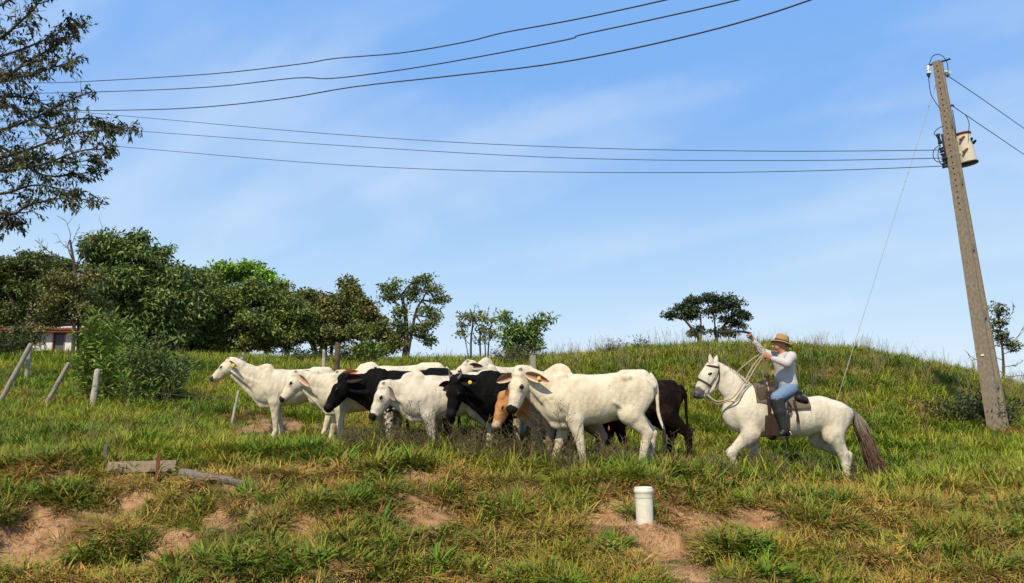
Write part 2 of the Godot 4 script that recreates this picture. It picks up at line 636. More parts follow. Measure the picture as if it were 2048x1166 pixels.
func make_grass() -> void:
	var m := mat(Color(1, 1, 1), 0.75, true)
	m.backlight_enabled = true
	m.backlight = Color(0.55, 0.6, 0.35)
	var lush := []
	var fine := []
	var dry := []
	for k in 3:
		lush.append(tuft(24, 0.09, 0.16, 0.38, 0.016, 0.028, 0.40, 0.95, 0.10))
		fine.append(tuft(32, 0.12, 0.12, 0.36, 0.009, 0.018, 0.35, 1.05, 0.25))
		dry.append(tuft(30, 0.15, 0.12, 0.34, 0.008, 0.017, 0.08, 0.75, 0.0))
	var T := {}
	var C := {}
	for key in ["lush", "fine", "dry"]:
		for k in 3:
			T[key + str(k)] = []
			C[key + str(k)] = []
	var fresh := Color(0.165, 0.27, 0.018)
	var yellow := Color(0.33, 0.345, 0.028)
	var deep := Color(0.08, 0.17, 0.016)
	var straw := Color(0.58, 0.37, 0.11)
	var brown := Color(0.34, 0.165, 0.055)
	# strips of distance: [from, to, per square metre, size]
	for st in [[6.5, 8.6, 60, 0.62], [8.6, 11.0, 210, 0.80], [11.0, 12.3, 150, 0.85], [12.3, 16.0, 95, 0.88], [16.0, 21.0, 60, 0.95], [21.0, 27.0, 42, 1.1], [27.0, 36.0, 24, 1.4]]:
		var d0: float = st[0]
		var d1: float = st[1]
		var half := d1 * 0.70 + 1.2
		var n := int((d1 - d0) * half * 2.0 * st[2])
		for k in n:
			var d := rng.randf_range(d0, d1)
			var x := rng.randf_range(-half, half)
			if absf(x) > d * 0.70 + 1.2:
				continue
			if d > 26.5 and x > 4.0:
				continue
			var b := bareness(x, d)
			if rng.randf() < b * 0.93:
				continue
			var wn := n_col.get_noise_2d(x * 2.2, d * 2.2)
			var wet := n_col.get_noise_2d(x * 0.55 + 50.0, d * 0.55)
			var dryn := n_col.get_noise_2d(x * 1.1 - 70.0, d * 1.1)
			var dryness := clampf(0.22 + dryn * 1.2 + (0.40 if d < 11.1 else -0.02), 0.0, 1.0)
			var lushness := clampf(0.25 + wet * 1.2, 0.0, 1.0)
			for s in straw_spots:
				dryness = maxf(dryness, smoothstep(1.3, 0.5, Vector2((x - s[0]) / s[2], (d - s[1]) / s[3]).length()) * 0.95)
			for s in lush_spots:
				var q := smoothstep(1.2, 0.5, Vector2((x - s[0]) / s[2], (d - s[1]) / s[3]).length())
				lushness = maxf(lushness, q)
				dryness *= 1.0 - q * 0.85
			dryness = maxf(dryness, b * 0.9)
			var key := "fine"
			var low := 1.0
			var r := rng.randf()
			if r < dryness * 0.75:
				key = "dry"
			elif rng.randf() < lushness * (0.8 if d < 11.5 else 0.35):
				key = "lush"
			# thin spots: leave the thatch open between clumps near the camera
			if d < 11.2 and wn < -0.2 and rng.randf() < 0.6 and key != "lush":
				if rng.randf() < 0.45:
					continue
				key = "dry"
				low = 0.55
			var col := fresh.lerp(yellow, clampf(0.5 + wn * 0.9 + rng.randf_range(-0.35, 0.35), 0, 1))
			if key == "lush":
				col = deep.lerp(fresh, clampf(rng.randf_range(0.1, 1.0), 0, 1))
			elif key == "dry":
				col = straw.lerp(brown, clampf(0.55 + wet * 0.9 + rng.randf_range(-0.45, 0.45), 0, 1))
				if rng.randf() < 0.35:
					col = col.lerp(yellow, 0.6)
			else:
				col = col.lerp(deep, clampf(wet * 1.2 + 0.08, 0, 0.8))
				col = col.lerp(straw, clampf(dryness * 0.45 - 0.1, 0, 0.4))
			if d < 11.2 and key != "dry":
				col = col.lerp(deep if rng.randf() < 0.5 else brown, 0.35)
			col = col * rng.randf_range(0.75, 1.2)
			var size: float = st[3] * rng.randf_range(0.7, 1.25)
			size *= low
			if d > 10.9 and d < 12.2 and x > -2.4:
				size *= 1.35
			if key == "lush":
				size *= 1.05
			if b > 0.3:
				size *= 0.5
			for s in short_spots:
				if Vector2((x - s[0]) / s[2], (d - s[1]) / s[3]).length_squared() < 1.0:
					size *= s[4]
			var v := str(rng.randi() % 3)
			var up := Vector3(rng.randf_range(-0.15, 0.15), 1, rng.randf_range(0.0, 0.55) if d < 11.2 else rng.randf_range(-0.02, 0.25)).normalized()
			var bs := Basis(Quaternion(Vector3.UP, up)) * Basis(Vector3.UP, rng.randf() * TAU)
			T[key + v].append(Transform3D(bs.scaled(Vector3(size, size * rng.randf_range(0.8, 1.15), size)), Vector3(x, land(x, d) - 0.005, -d)))
			C[key + v].append(col)
	var words := {"lush": ["grass_clumps", "broad bladed dark green pasture grass on the bank"], "fine": ["grass", "fine yellow green pasture grass covering the hillside"], "dry": ["dry_grass", "dry tan and brown grass lying on the bank"]}
	for key in ["lush", "fine", "dry"]:
		for k in 3:
			scatter(words[key][0], words[key][1], [lush, fine, dry]["lush fine dry".split(" ").find(key)][k], m, T[key + str(k)], C[key + str(k)])
	# low broad leaved weeds among the grass
	var wa := acc()
	for k in 16:
		var u := k * 2.4
		var r := 0.02 + 0.006 * k
		var lp := Vector3(cos(u) * r, 0.02 + 0.011 * k, sin(u) * r)
		var ld := Vector3(cos(u), rng.randf_range(-0.1, 0.6), sin(u)).normalized()
		var sd := ld.cross(Vector3.UP).normalized() * rng.randf_range(0.018, 0.03)
		var l := rng.randf_range(0.06, 0.11)
		var b0: int = wa.v.size()
		var cc := Color(1, 1, 1) * rng.randf_range(0.7, 1.3)
		for q in [lp, lp + ld * l * 0.35 + sd, lp + ld * l * 0.7 + sd * 0.8, lp + ld * l - Vector3(0, 0.012, 0), lp + ld * l * 0.7 - sd * 0.8, lp + ld * l * 0.35 - sd]:
			wa.v.append(q)
			wa.c.append(cc)
		wa.i.append_array(PackedInt32Array([b0, b0 + 1, b0 + 5, b0 + 1, b0 + 2, b0 + 5, b0 + 2, b0 + 4, b0 + 5, b0 + 2, b0 + 3, b0 + 4]))
	var wt := []
	var wc := []
	for k in 560:
		var d := rng.randf_range(8.7, 11.4) if k < 300 else rng.randf_range(11.4, 22.0)
		var x := rng.randf_range(-d * 0.68, d * 0.68)
		if n_col.get_noise_2d(x * 1.3 + 200.0, d * 1.3) < 0.05 or bareness(x, d) > 0.4:
			continue
		wt.append(Transform3D(Basis(Vector3.UP, rng.randf() * TAU).scaled(Vector3.ONE * rng.randf_range(0.45, 1.0)), Vector3(x, land(x, d) + 0.02, -d)))
		wc.append(Color(0.12, 0.19, 0.02).lerp(Color(0.26, 0.28, 0.04), rng.randf()))
	scatter("broadleaf_weeds", "low broad leaved weeds growing among the pasture grass", commit(wa, false), m, wt, wc)
	# seed stalks along the skyline and through the pasture
	var ts := []
	var cs := []
	for k in 330:
		var d := rng.randf_range(19.0, 26.0)
		var x := rng.randf_range(1.0, d * 0.68)
		ts.append(Transform3D(Basis(Vector3.UP, rng.randf() * TAU).scaled(Vector3.ONE * rng.randf_range(0.45, 0.95)), Vector3(x, land(x, d), -d)))
		cs.append(Color(0.30, 0.25, 0.13) * rng.randf_range(0.7, 1.2))
	for k in 250:
		var d := rng.randf_range(11.0, 34.0)
		var x := rng.randf_range(-d * 0.68, d * 0.68)
		ts.append(Transform3D(Basis(Vector3.UP, rng.randf() * TAU).scaled(Vector3.ONE * rng.randf_range(0.4, 0.8)), Vector3(x, land(x, d), -d)))
		cs.append(Color(0.26, 0.22, 0.10) * rng.randf_range(0.7, 1.2))
	scatter("seeding_grass", "thin seeding grass stalks standing along the hill crest", stalk(7, 0.45, 0.85, 0.25), m, ts, cs)

var short_spots := []

# ---------------------------------------------------------------- cattle
func leaf_ear(a: Dictionary, root: Vector3, dir: Vector3, face: Vector3, length: float, width: float, outer: Color, inner: Color, cup := 0.35) -> void:
	dir = dir.normalized()
	var nrm := (face - dir * dir.dot(face)).normalized()
	var across := dir.cross(nrm).normalized()
	for layer in 2:
		var base: int = a.v.size()
		for iu in 9:
			var u := iu / 8.0
			var w := width * (0.32 + 0.68 * sin(PI * pow(u, 0.85) * 0.98)) * (1.0 - 0.25 * u) if iu < 8 else width * 0.05
			for iv in 5:
				var v := (iv - 2) / 2.0
				var p := root + dir * length * u + across * v * w * 0.5 + nrm * (v * v * w * cup - 0.3 * w * cup) - Vector3.UP * 0.12 * length * u * u
				if layer == 0:
					p -= nrm * 0.011 * (1.0 - absf(v) * 0.7) * (1.0 - u * 0.6)
				a.v.append(p)
				a.c.append(outer if layer == 0 or absf(v) > 0.8 else inner)
		for iu in 8:
			for iv in 4:
				var p := base + iu * 5 + iv
				if layer == 0:
					a.i.append_array(PackedInt32Array([p, p + 1, p + 5, p + 1, p + 6, p + 5]))
				else:
					a.i.append_array(PackedInt32Array([p, p + 5, p + 1, p + 1, p + 5, p + 6]))

func ball(c: Vector3, r: Vector3, b := Basis(), col := Color.WHITE, rings := 8, sides := 12) -> ArrayMesh:
	var a := acc()
	for k in rings + 1:
		var t := PI * k / rings
		for s in sides:
			var u := TAU * s / sides
			a.v.append(c + b * (Vector3(sin(t) * cos(u), cos(t), sin(t) * sin(u)) * r))
			a.c.append(col)
	for k in rings:
		for s in sides:
			var p := k * sides + s
			var q := k * sides + (s + 1) % sides
			a.i.append_array(PackedInt32Array([p, q, p + sides, q, q + sides, p + sides]))
	return commit(a)

var hide_mat: StandardMaterial3D
var eye_mat: StandardMaterial3D
var horn_mat: StandardMaterial3D
var tag_mat: StandardMaterial3D
var hoof_mat: StandardMaterial3D
var hair_mat: StandardMaterial3D

func coat_colour(p: Vector3, o: Dictionary) -> Color:
	var hp: Vector3 = o.head_inv * p
	var n := n_fine.get_noise_3d(p.x * 2.2 + o.seed * 7.0, p.y * 2.2, p.z * 2.2)
	var n2 := n_fine.get_noise_3d(p.x * 7.0 + o.seed * 3.0, p.y * 7.0, p.z * 7.0 + 30.0)
	var c: Color = o.coat
	match o.kind:
		"white":
			c = c.lerp(o.coat2, clampf(n * 1.4 + 0.15, 0.0, 0.8))
			# scabs and dung marks on the hips
			if p.x > 0.1 and n2 > 0.5:
				c = c.lerp(Color(0.22, 0.17, 0.12), clampf((n2 - 0.5) * 5.0, 0.0, 0.7))
			# dried mud splashed on the legs, in spots
			if p.y < 0.62 and n2 > 0.22:
				c = c.lerp(Color(0.36, 0.27, 0.18), clampf((n2 - 0.22) * 3.0, 0.0, 0.55))
		"black":
			if o.get("spots", false) and p.y < 0.98 and p.x < 0.3 and hp.length() > 0.66:
				var s := n_fine.get_noise_3d(p.x * 11.0, p.y * 11.0, p.z * 11.0) + n * 0.4
				if s > -0.02 + (p.y - 0.62) * 0.9:
					c = Color(0.62, 0.57, 0.47)
			if o.get("rusty", false):
				c = c.lerp(Color(0.045, 0.019, 0.012), clampf(n * 1.2, 0.0, 0.5))
		"tan":
			c = c.lerp(o.coat2, clampf(n * 1.5 + 0.2, 0.0, 1.0))
			if hp.length() > 0.5 + n * 0.2:
				c = Color(0.40, 0.33, 0.26)
	# bare dark muzzle
	if hp.x < (-0.435 if o.kind == "white" else -0.40) + n2 * 0.03 and hp.length() < 0.62 and absf(hp.z) < 0.12:
		c = o.muzzle if hp.y > -0.11 else c.lerp(o.muzzle, 0.35)
	# dark skin round the eyes and on the horn buds
	var ez := Vector3(hp.x + 0.2, hp.y + 0.03, (absf(hp.z) - 0.095) * 0.7)
	if o.kind == "white" and ez.length() < 0.028 + n2 * 0.012:
		c = Color(0.06, 0.05, 0.045)
	if o.kind == "white" and Vector3(hp.x - 0.0, hp.y - 0.02, absf(hp.z) - 0.06).length() < 0.026:
		c = Color(0.20, 0.165, 0.13)
	if o.kind == "black" and o.get("star", false) and Vector2(hp.x + 0.1, hp.z).length() < 0.045 and hp.y > -0.02:
		c = Color(0.65, 0.6, 0.52)
	return c

func make_cow(o: Dictionary) -> Node3D:
	rng.seed = 1000 + int(o.seed)
	var d: float = o.d
	var S: float = o.get("s", 1.0)
	var yaw: float = o.get("yaw", 0.0)
	var p0: Vector3
	var pw := spot(o.poll[0], o.poll[1], d - o.poll[2])
	if o.has("px"):
		p0 = on_land(o.px, d)
	else:
		# stand the body behind its head
		p0 = pw - Basis(Vector3.UP, deg_to_rad(yaw)) * Vector3(o.get("reach", -1.22) * S, 0, 0)
		p0.y = land(p0.x, -p0.z)
	p0.y = smooth_h(p0.x, -p0.z)
	var t := thing(o.name, o.label, "cow", p0, "cattle walking in a tight herd")
	t.rotation.y = deg_to_rad(yaw)
	var inv: Transform3D = (t.transform * Transform3D(Basis().scaled(Vector3.ONE * S), Vector3.ZERO)).affine_inverse()
	var poll: Vector3 = inv * pw
	var hs: float = o.get("hs", 1.0) * 1.08
	var hyaw := Basis(Vector3.UP, deg_to_rad(o.hyaw - yaw))
	var look := Basis(Vector3.UP, deg_to_rad(-yaw)) * Vector3(0, 0, 1)
	var hb := (hyaw * Basis(Vector3.BACK, deg_to_rad(o.hpitch)) * Basis(Vector3.RIGHT, deg_to_rad(o.get("hroll", 0.0))))
	var H := Transform3D(hb.scaled(Vector3.ONE * hs), poll)
	o["head_inv"] = H.affine_inverse()
	var fat: float = o.get("fat", 1.0)
	var hump: float = o.get("hump", 1.0)
	var B := []
	var tor := [[-0.50, 1.02, 0.36, 0.20], [-0.30, 1.02, 0.375, 0.25], [0.0, 1.035, 0.355, 0.285], [0.26, 1.09, 0.325, 0.275], [0.48, 1.17, 0.275, 0.225], [0.66, 1.20, 0.22, 0.15]]
	for k in tor.size() - 1:
		var a: Array = tor[k]
		var b: Array = tor[k + 1]
		B.append(bone(Vector3(a[0], a[1], 0), Vector3(b[0], b[1], 0), a[2], a[3] * fat, b[2], b[3] * fat))
	if hump > 0.05:
		B.append(bone(Vector3(-0.68, 1.30, 0), Vector3(-0.56, 1.32 + 0.04 * hump, 0), 0.12 + 0.05 * hump, 0.085, 0.105 + 0.075 * hump, 0.075))
	# croup, hip bones and pin bones
	B.append(bone(Vector3(0.38, 1.38, 0.0), Vector3(0.66, 1.37, 0), 0.085, 0.13, 0.10, 0.12))
	for z in [-1.0, 1.0]:
		B.append(bone(Vector3(0.36, 1.335, 0.20 * z), Vector3(0.42, 1.33, 0.205 * z), 0.055, 0.04, 0.05, 0.04))
		B.append(bone(Vector3(0.76, 1.24, 0.10 * z), Vector3(0.80, 1.22, 0.10 * z), 0.06, 0.05, 0.05, 0.045))
		# shoulder blade
		B.append(bone(Vector3(-0.52, 1.33, 0.11 * z), Vector3(-0.47, 0.98, 0.20 * z), 0.09, 0.045, 0.13, 0.06))
	# neck: from the shoulders to the back of the head
	var nape := H * Vector3(0.0, -0.12, 0)
	var n0 := Vector3(-0.60, 1.10, 0)
	var nm := n0.lerp(nape, 0.55) + Vector3(0.0, -0.02, 0)
	B.append(bone(n0, nm, 0.31, 0.165, 0.20, 0.115))
	B.append(bone(nm, nape, 0.20, 0.115, 0.135, 0.09))
	var br := Vector3(-0.60, 0.72, 0)
	var dl := n0.lerp(nm, 0.7) + Vector3(-0.05, -0.25, 0)
	B.append(bone(br, dl, 0.12, 0.05, 0.085, 0.03))
	B.append(bone(dl, nape + hyaw * Vector3(-0.05, -0.20, 0), 0.085, 0.03, 0.05, 0.035))
	B.append(bone(br + Vector3(-0.02, -0.04, 0), br + Vector3(0.16, -0.05, 0), 0.07, 0.05, 0.07, 0.09))
	# loose skin: folds down the neck and the flank fold
	for z in [-1.0, 1.0]:
		for q in 3:
			var f0: Vector3 = nape + hyaw * Vector3(-0.03 + q * 0.05, -0.15 - q * 0.02, 0.075 * z)
			var f1: Vector3 = n0.lerp(nm, 0.62) + Vector3(-0.06 + q * 0.07, -0.17 + q * 0.03, (0.095 + q * 0.02) * z)
			var f2: Vector3 = br + Vector3(-0.02 + q * 0.07, 0.05 + q * 0.06, (0.075 + q * 0.045) * z)
			B.append(bone(f0, f1, 0.02, 0.02, 0.028, 0.025))
			B.append(bone(f1, f2, 0.028, 0.025, 0.022, 0.022))
		B.append(bone(Vector3(0.40, 0.86, 0.215 * z), Vector3(0.20, 0.99, 0.275 * z), 0.03, 0.025, 0.02, 0.02))
		B.append(bone(Vector3(0.60, 1.18, 0.18 * z), Vector3(0.60, 0.90, 0.18 * z), 0.07, 0.06, 0.05, 0.05))
	# navel fold
	B.append(bone(Vector3(0.10, 0.76, 0), Vector3(0.30, 0.82, 0), 0.06, 0.035, 0.08, 0.07))
	var legs: Array = o.get("legs", [0.0, 0.0, 0.0, 0.0])
	for k in 4:
		var z: float = 1.0 if k % 2 == 0 else -1.0
		var sw: float = legs[k]
		if k < 2:
			var J := [Vector3(-0.42, 1.02, 0.15 * z), Vector3(-0.37 + sw * 0.25, 0.74, 0.165 * z), Vector3(-0.33 + sw * 0.75, 0.43, 0.15 * z), Vector3(-0.30 + sw * 1.15, 0.14, 0.15 * z), Vector3(-0.335 + sw * 1.2, 0.045, 0.15 * z)]
			var R := [[0.20, 0.10], [0.125, 0.085], [0.068, 0.06], [0.046, 0.045], [0.062, 0.055]]
			for q in 4:
				B.append(bone(J[q], J[q + 1], R[q][0], R[q][1], R[q + 1][0], R[q + 1][1]))
		else:
			var J := [Vector3(0.53, 1.10, 0.15 * z), Vector3(0.46 + sw * 0.3, 0.83, 0.175 * z), Vector3(0.73 + sw * 0.7, 0.54, 0.155 * z), Vector3(0.65 + sw * 1.1, 0.15, 0.155 * z), Vector3(0.60 + sw * 1.15, 0.045, 0.155 * z)]
			var R := [[0.27, 0.12], [0.175, 0.105], [0.078, 0.052], [0.046, 0.045], [0.062, 0.055]]
			for q in 4:
				B.append(bone(J[q], J[q + 1], R[q][0], R[q][1], R[q + 1][0], R[q + 1][1]))
	var a := acc()
	var paint := func(p: Vector3) -> Color: return coat_colour(p, o)
	skin(B, o.get("cell", 0.022), 0.03, paint, a)
	# head
	var hz := hb * Vector3.BACK
	var HB := []
	for q in [
		[[-0.02, -0.085, 0], [-0.17, -0.095, 0], 0.115, 0.088, 0.125, 0.105],
		[[-0.17, -0.09, 0], [-0.32, -0.085, 0], 0.12, 0.10, 0.088, 0.068],
		[[-0.32, -0.085, 0], [-0.455, -0.085, 0], 0.085, 0.066, 0.068, 0.066],
		[[-0.10, -0.175, 0], [-0.36, -0.14, 0], 0.055, 0.06, 0.04, 0.045],
		[[0.0, 0.005, 0], [-0.05, 0.0, 0], 0.045, 0.07, 0.045, 0.08],
		[[-0.19, -0.035, 0.075], [-0.21, -0.04, 0.075], 0.036, 0.034, 0.03, 0.03],
		[[-0.19, -0.035, -0.075], [-0.21, -0.04, -0.075], 0.036, 0.034, 0.03, 0.03],
		[[-0.465, -0.06, 0.035], [-0.46, -0.065, 0.035], 0.032, 0.03, 0.03, 0.03],
		[[-0.465, -0.06, -0.035], [-0.46, -0.065, -0.035], 0.032, 0.03, 0.03, 0.03]]:
		HB.append(bone(H * Vector3(q[0][0], q[0][1], q[0][2]), H * Vector3(q[1][0], q[1][1], q[1][2]), q[2] * hs, q[3] * hs, q[4] * hs, q[5] * hs, hz))
	HB.append(bone(nape, nape.lerp(nm, 0.4), 0.14, 0.093, 0.17, 0.105))
	skin(HB, o.get("hcell", 0.016), 0.035, paint, a)
	# ears
	var outer: Color = o.get("ear", o.coat)
	var inner: Color = o.get("ear_in", Color(0.50, 0.28, 0.20))
	var el: float = o.get("ear_len", 0.25) * hs
	var dirs: Array = o.get("ears", [[0.35, -0.25, 0.9], [0.35, -0.25, -0.9]])
	for k in 2:
		var s := 1.0 if k == 0 else -1.0
		var root := H * Vector3(-0.025, -0.055, 0.085 * s)
		var ev := hyaw * Vector3(dirs[k][0], dirs[k][1], dirs[k][2])
		var fv := hyaw * Vector3(-0.4, -0.3, 0.1 * s) + look * 0.8
		leaf_ear(a, root, ev, fv, el, 0.125 * hs, outer, inner)
	# tail rope
	var tl: Array = o.get("tail", [[0.80, 1.37, 0], [0.90, 1.22, 0], [0.91, 0.85, 0.0], [0.93, 0.58, 0.02]])
	var tp := []
	for q in tl:
		tp.append(Vector3(q[0], q[1], q[2]))
	var tc := curve(tp, 5)
	tube(a, tc, ramp(0.042, 0.017, tc.size()), 6, o.coat)
	# scale the finished animal
	for k in a.v.size():
		a.v[k] = a.v[k] * S
	var body := put("body", commit(a), hide_mat, t)
	# eyes
	for s in [1.0, -1.0]:
		put("eye", ball(H * Vector3(-0.195, -0.028, 0.098 * s) * S, Vector3(0.034, 0.017, 0.017) * hs * S, hb), eye_mat, t)
	if o.has("horns"):
		for s in [1.0, -1.0]:
			var ha := acc()
			var h0 := H * Vector3(0.0, 0.0, 0.055 * s)
			var hc := curve([h0, h0 + hyaw * Vector3(0.02, 0.07, 0.05 * s), h0 + hyaw * Vector3(0.0, 0.16, 0.055 * s)], 4)
			tube(ha, hc, ramp(0.03, 0.006, hc.size()), 8)
			for q in ha.v.size():
				ha.v[q] = ha.v[q] * S
			put("horn", commit(ha), horn_mat, t)
	if o.has("ear_tag"):
		var side: int = o.ear_tag
		var s2 := 1.0 if side == 0 else -1.0
		var ev2 := (hyaw * Vector3(dirs[side][0], dirs[side][1], dirs[side][2])).normalized()
		var c := H * Vector3(-0.025, -0.055, 0.085 * s2) + ev2 * el * 0.55 + look * 0.035 - Vector3.UP * 0.025
		var ta := acc()
		lathe(ta, c * S, Basis(Quaternion(Vector3.UP, (look + hyaw * Vector3(-0.3, -0.1, 0.0)).normalized())), [Vector2(0.0, -0.004), Vector2(0.028, -0.004), Vector2(0.028, 0.004), Vector2(0.0, 0.004)], 14)
		put("ear_tag", commit(ta), tag_mat, t)
	# tail switch
	var ha2 := acc()
	var end: Vector3 = tc[tc.size() - 1]
	for k in 26:
		var off := Vector3(rng.randf_range(-1, 1), 0, rng.randf_range(-1, 1)) * 0.03
		tube(ha2, [end + Vector3(0, 0.06, 0) + off * 0.3, end - Vector3(0, 0.10, 0) + off, end - Vector3(0, rng.randf_range(0.2, 0.33), 0) + off * 0.8], [0.006, 0.008, 0.002], 3, Color(0.03, 0.025, 0.02) * rng.randf_range(0.6, 1.8))
	for q in ha2.v.size():
		ha2.v[q] = ha2.v[q] * S
	put("tail_switch", commit(ha2), hair_mat, t)
	return t

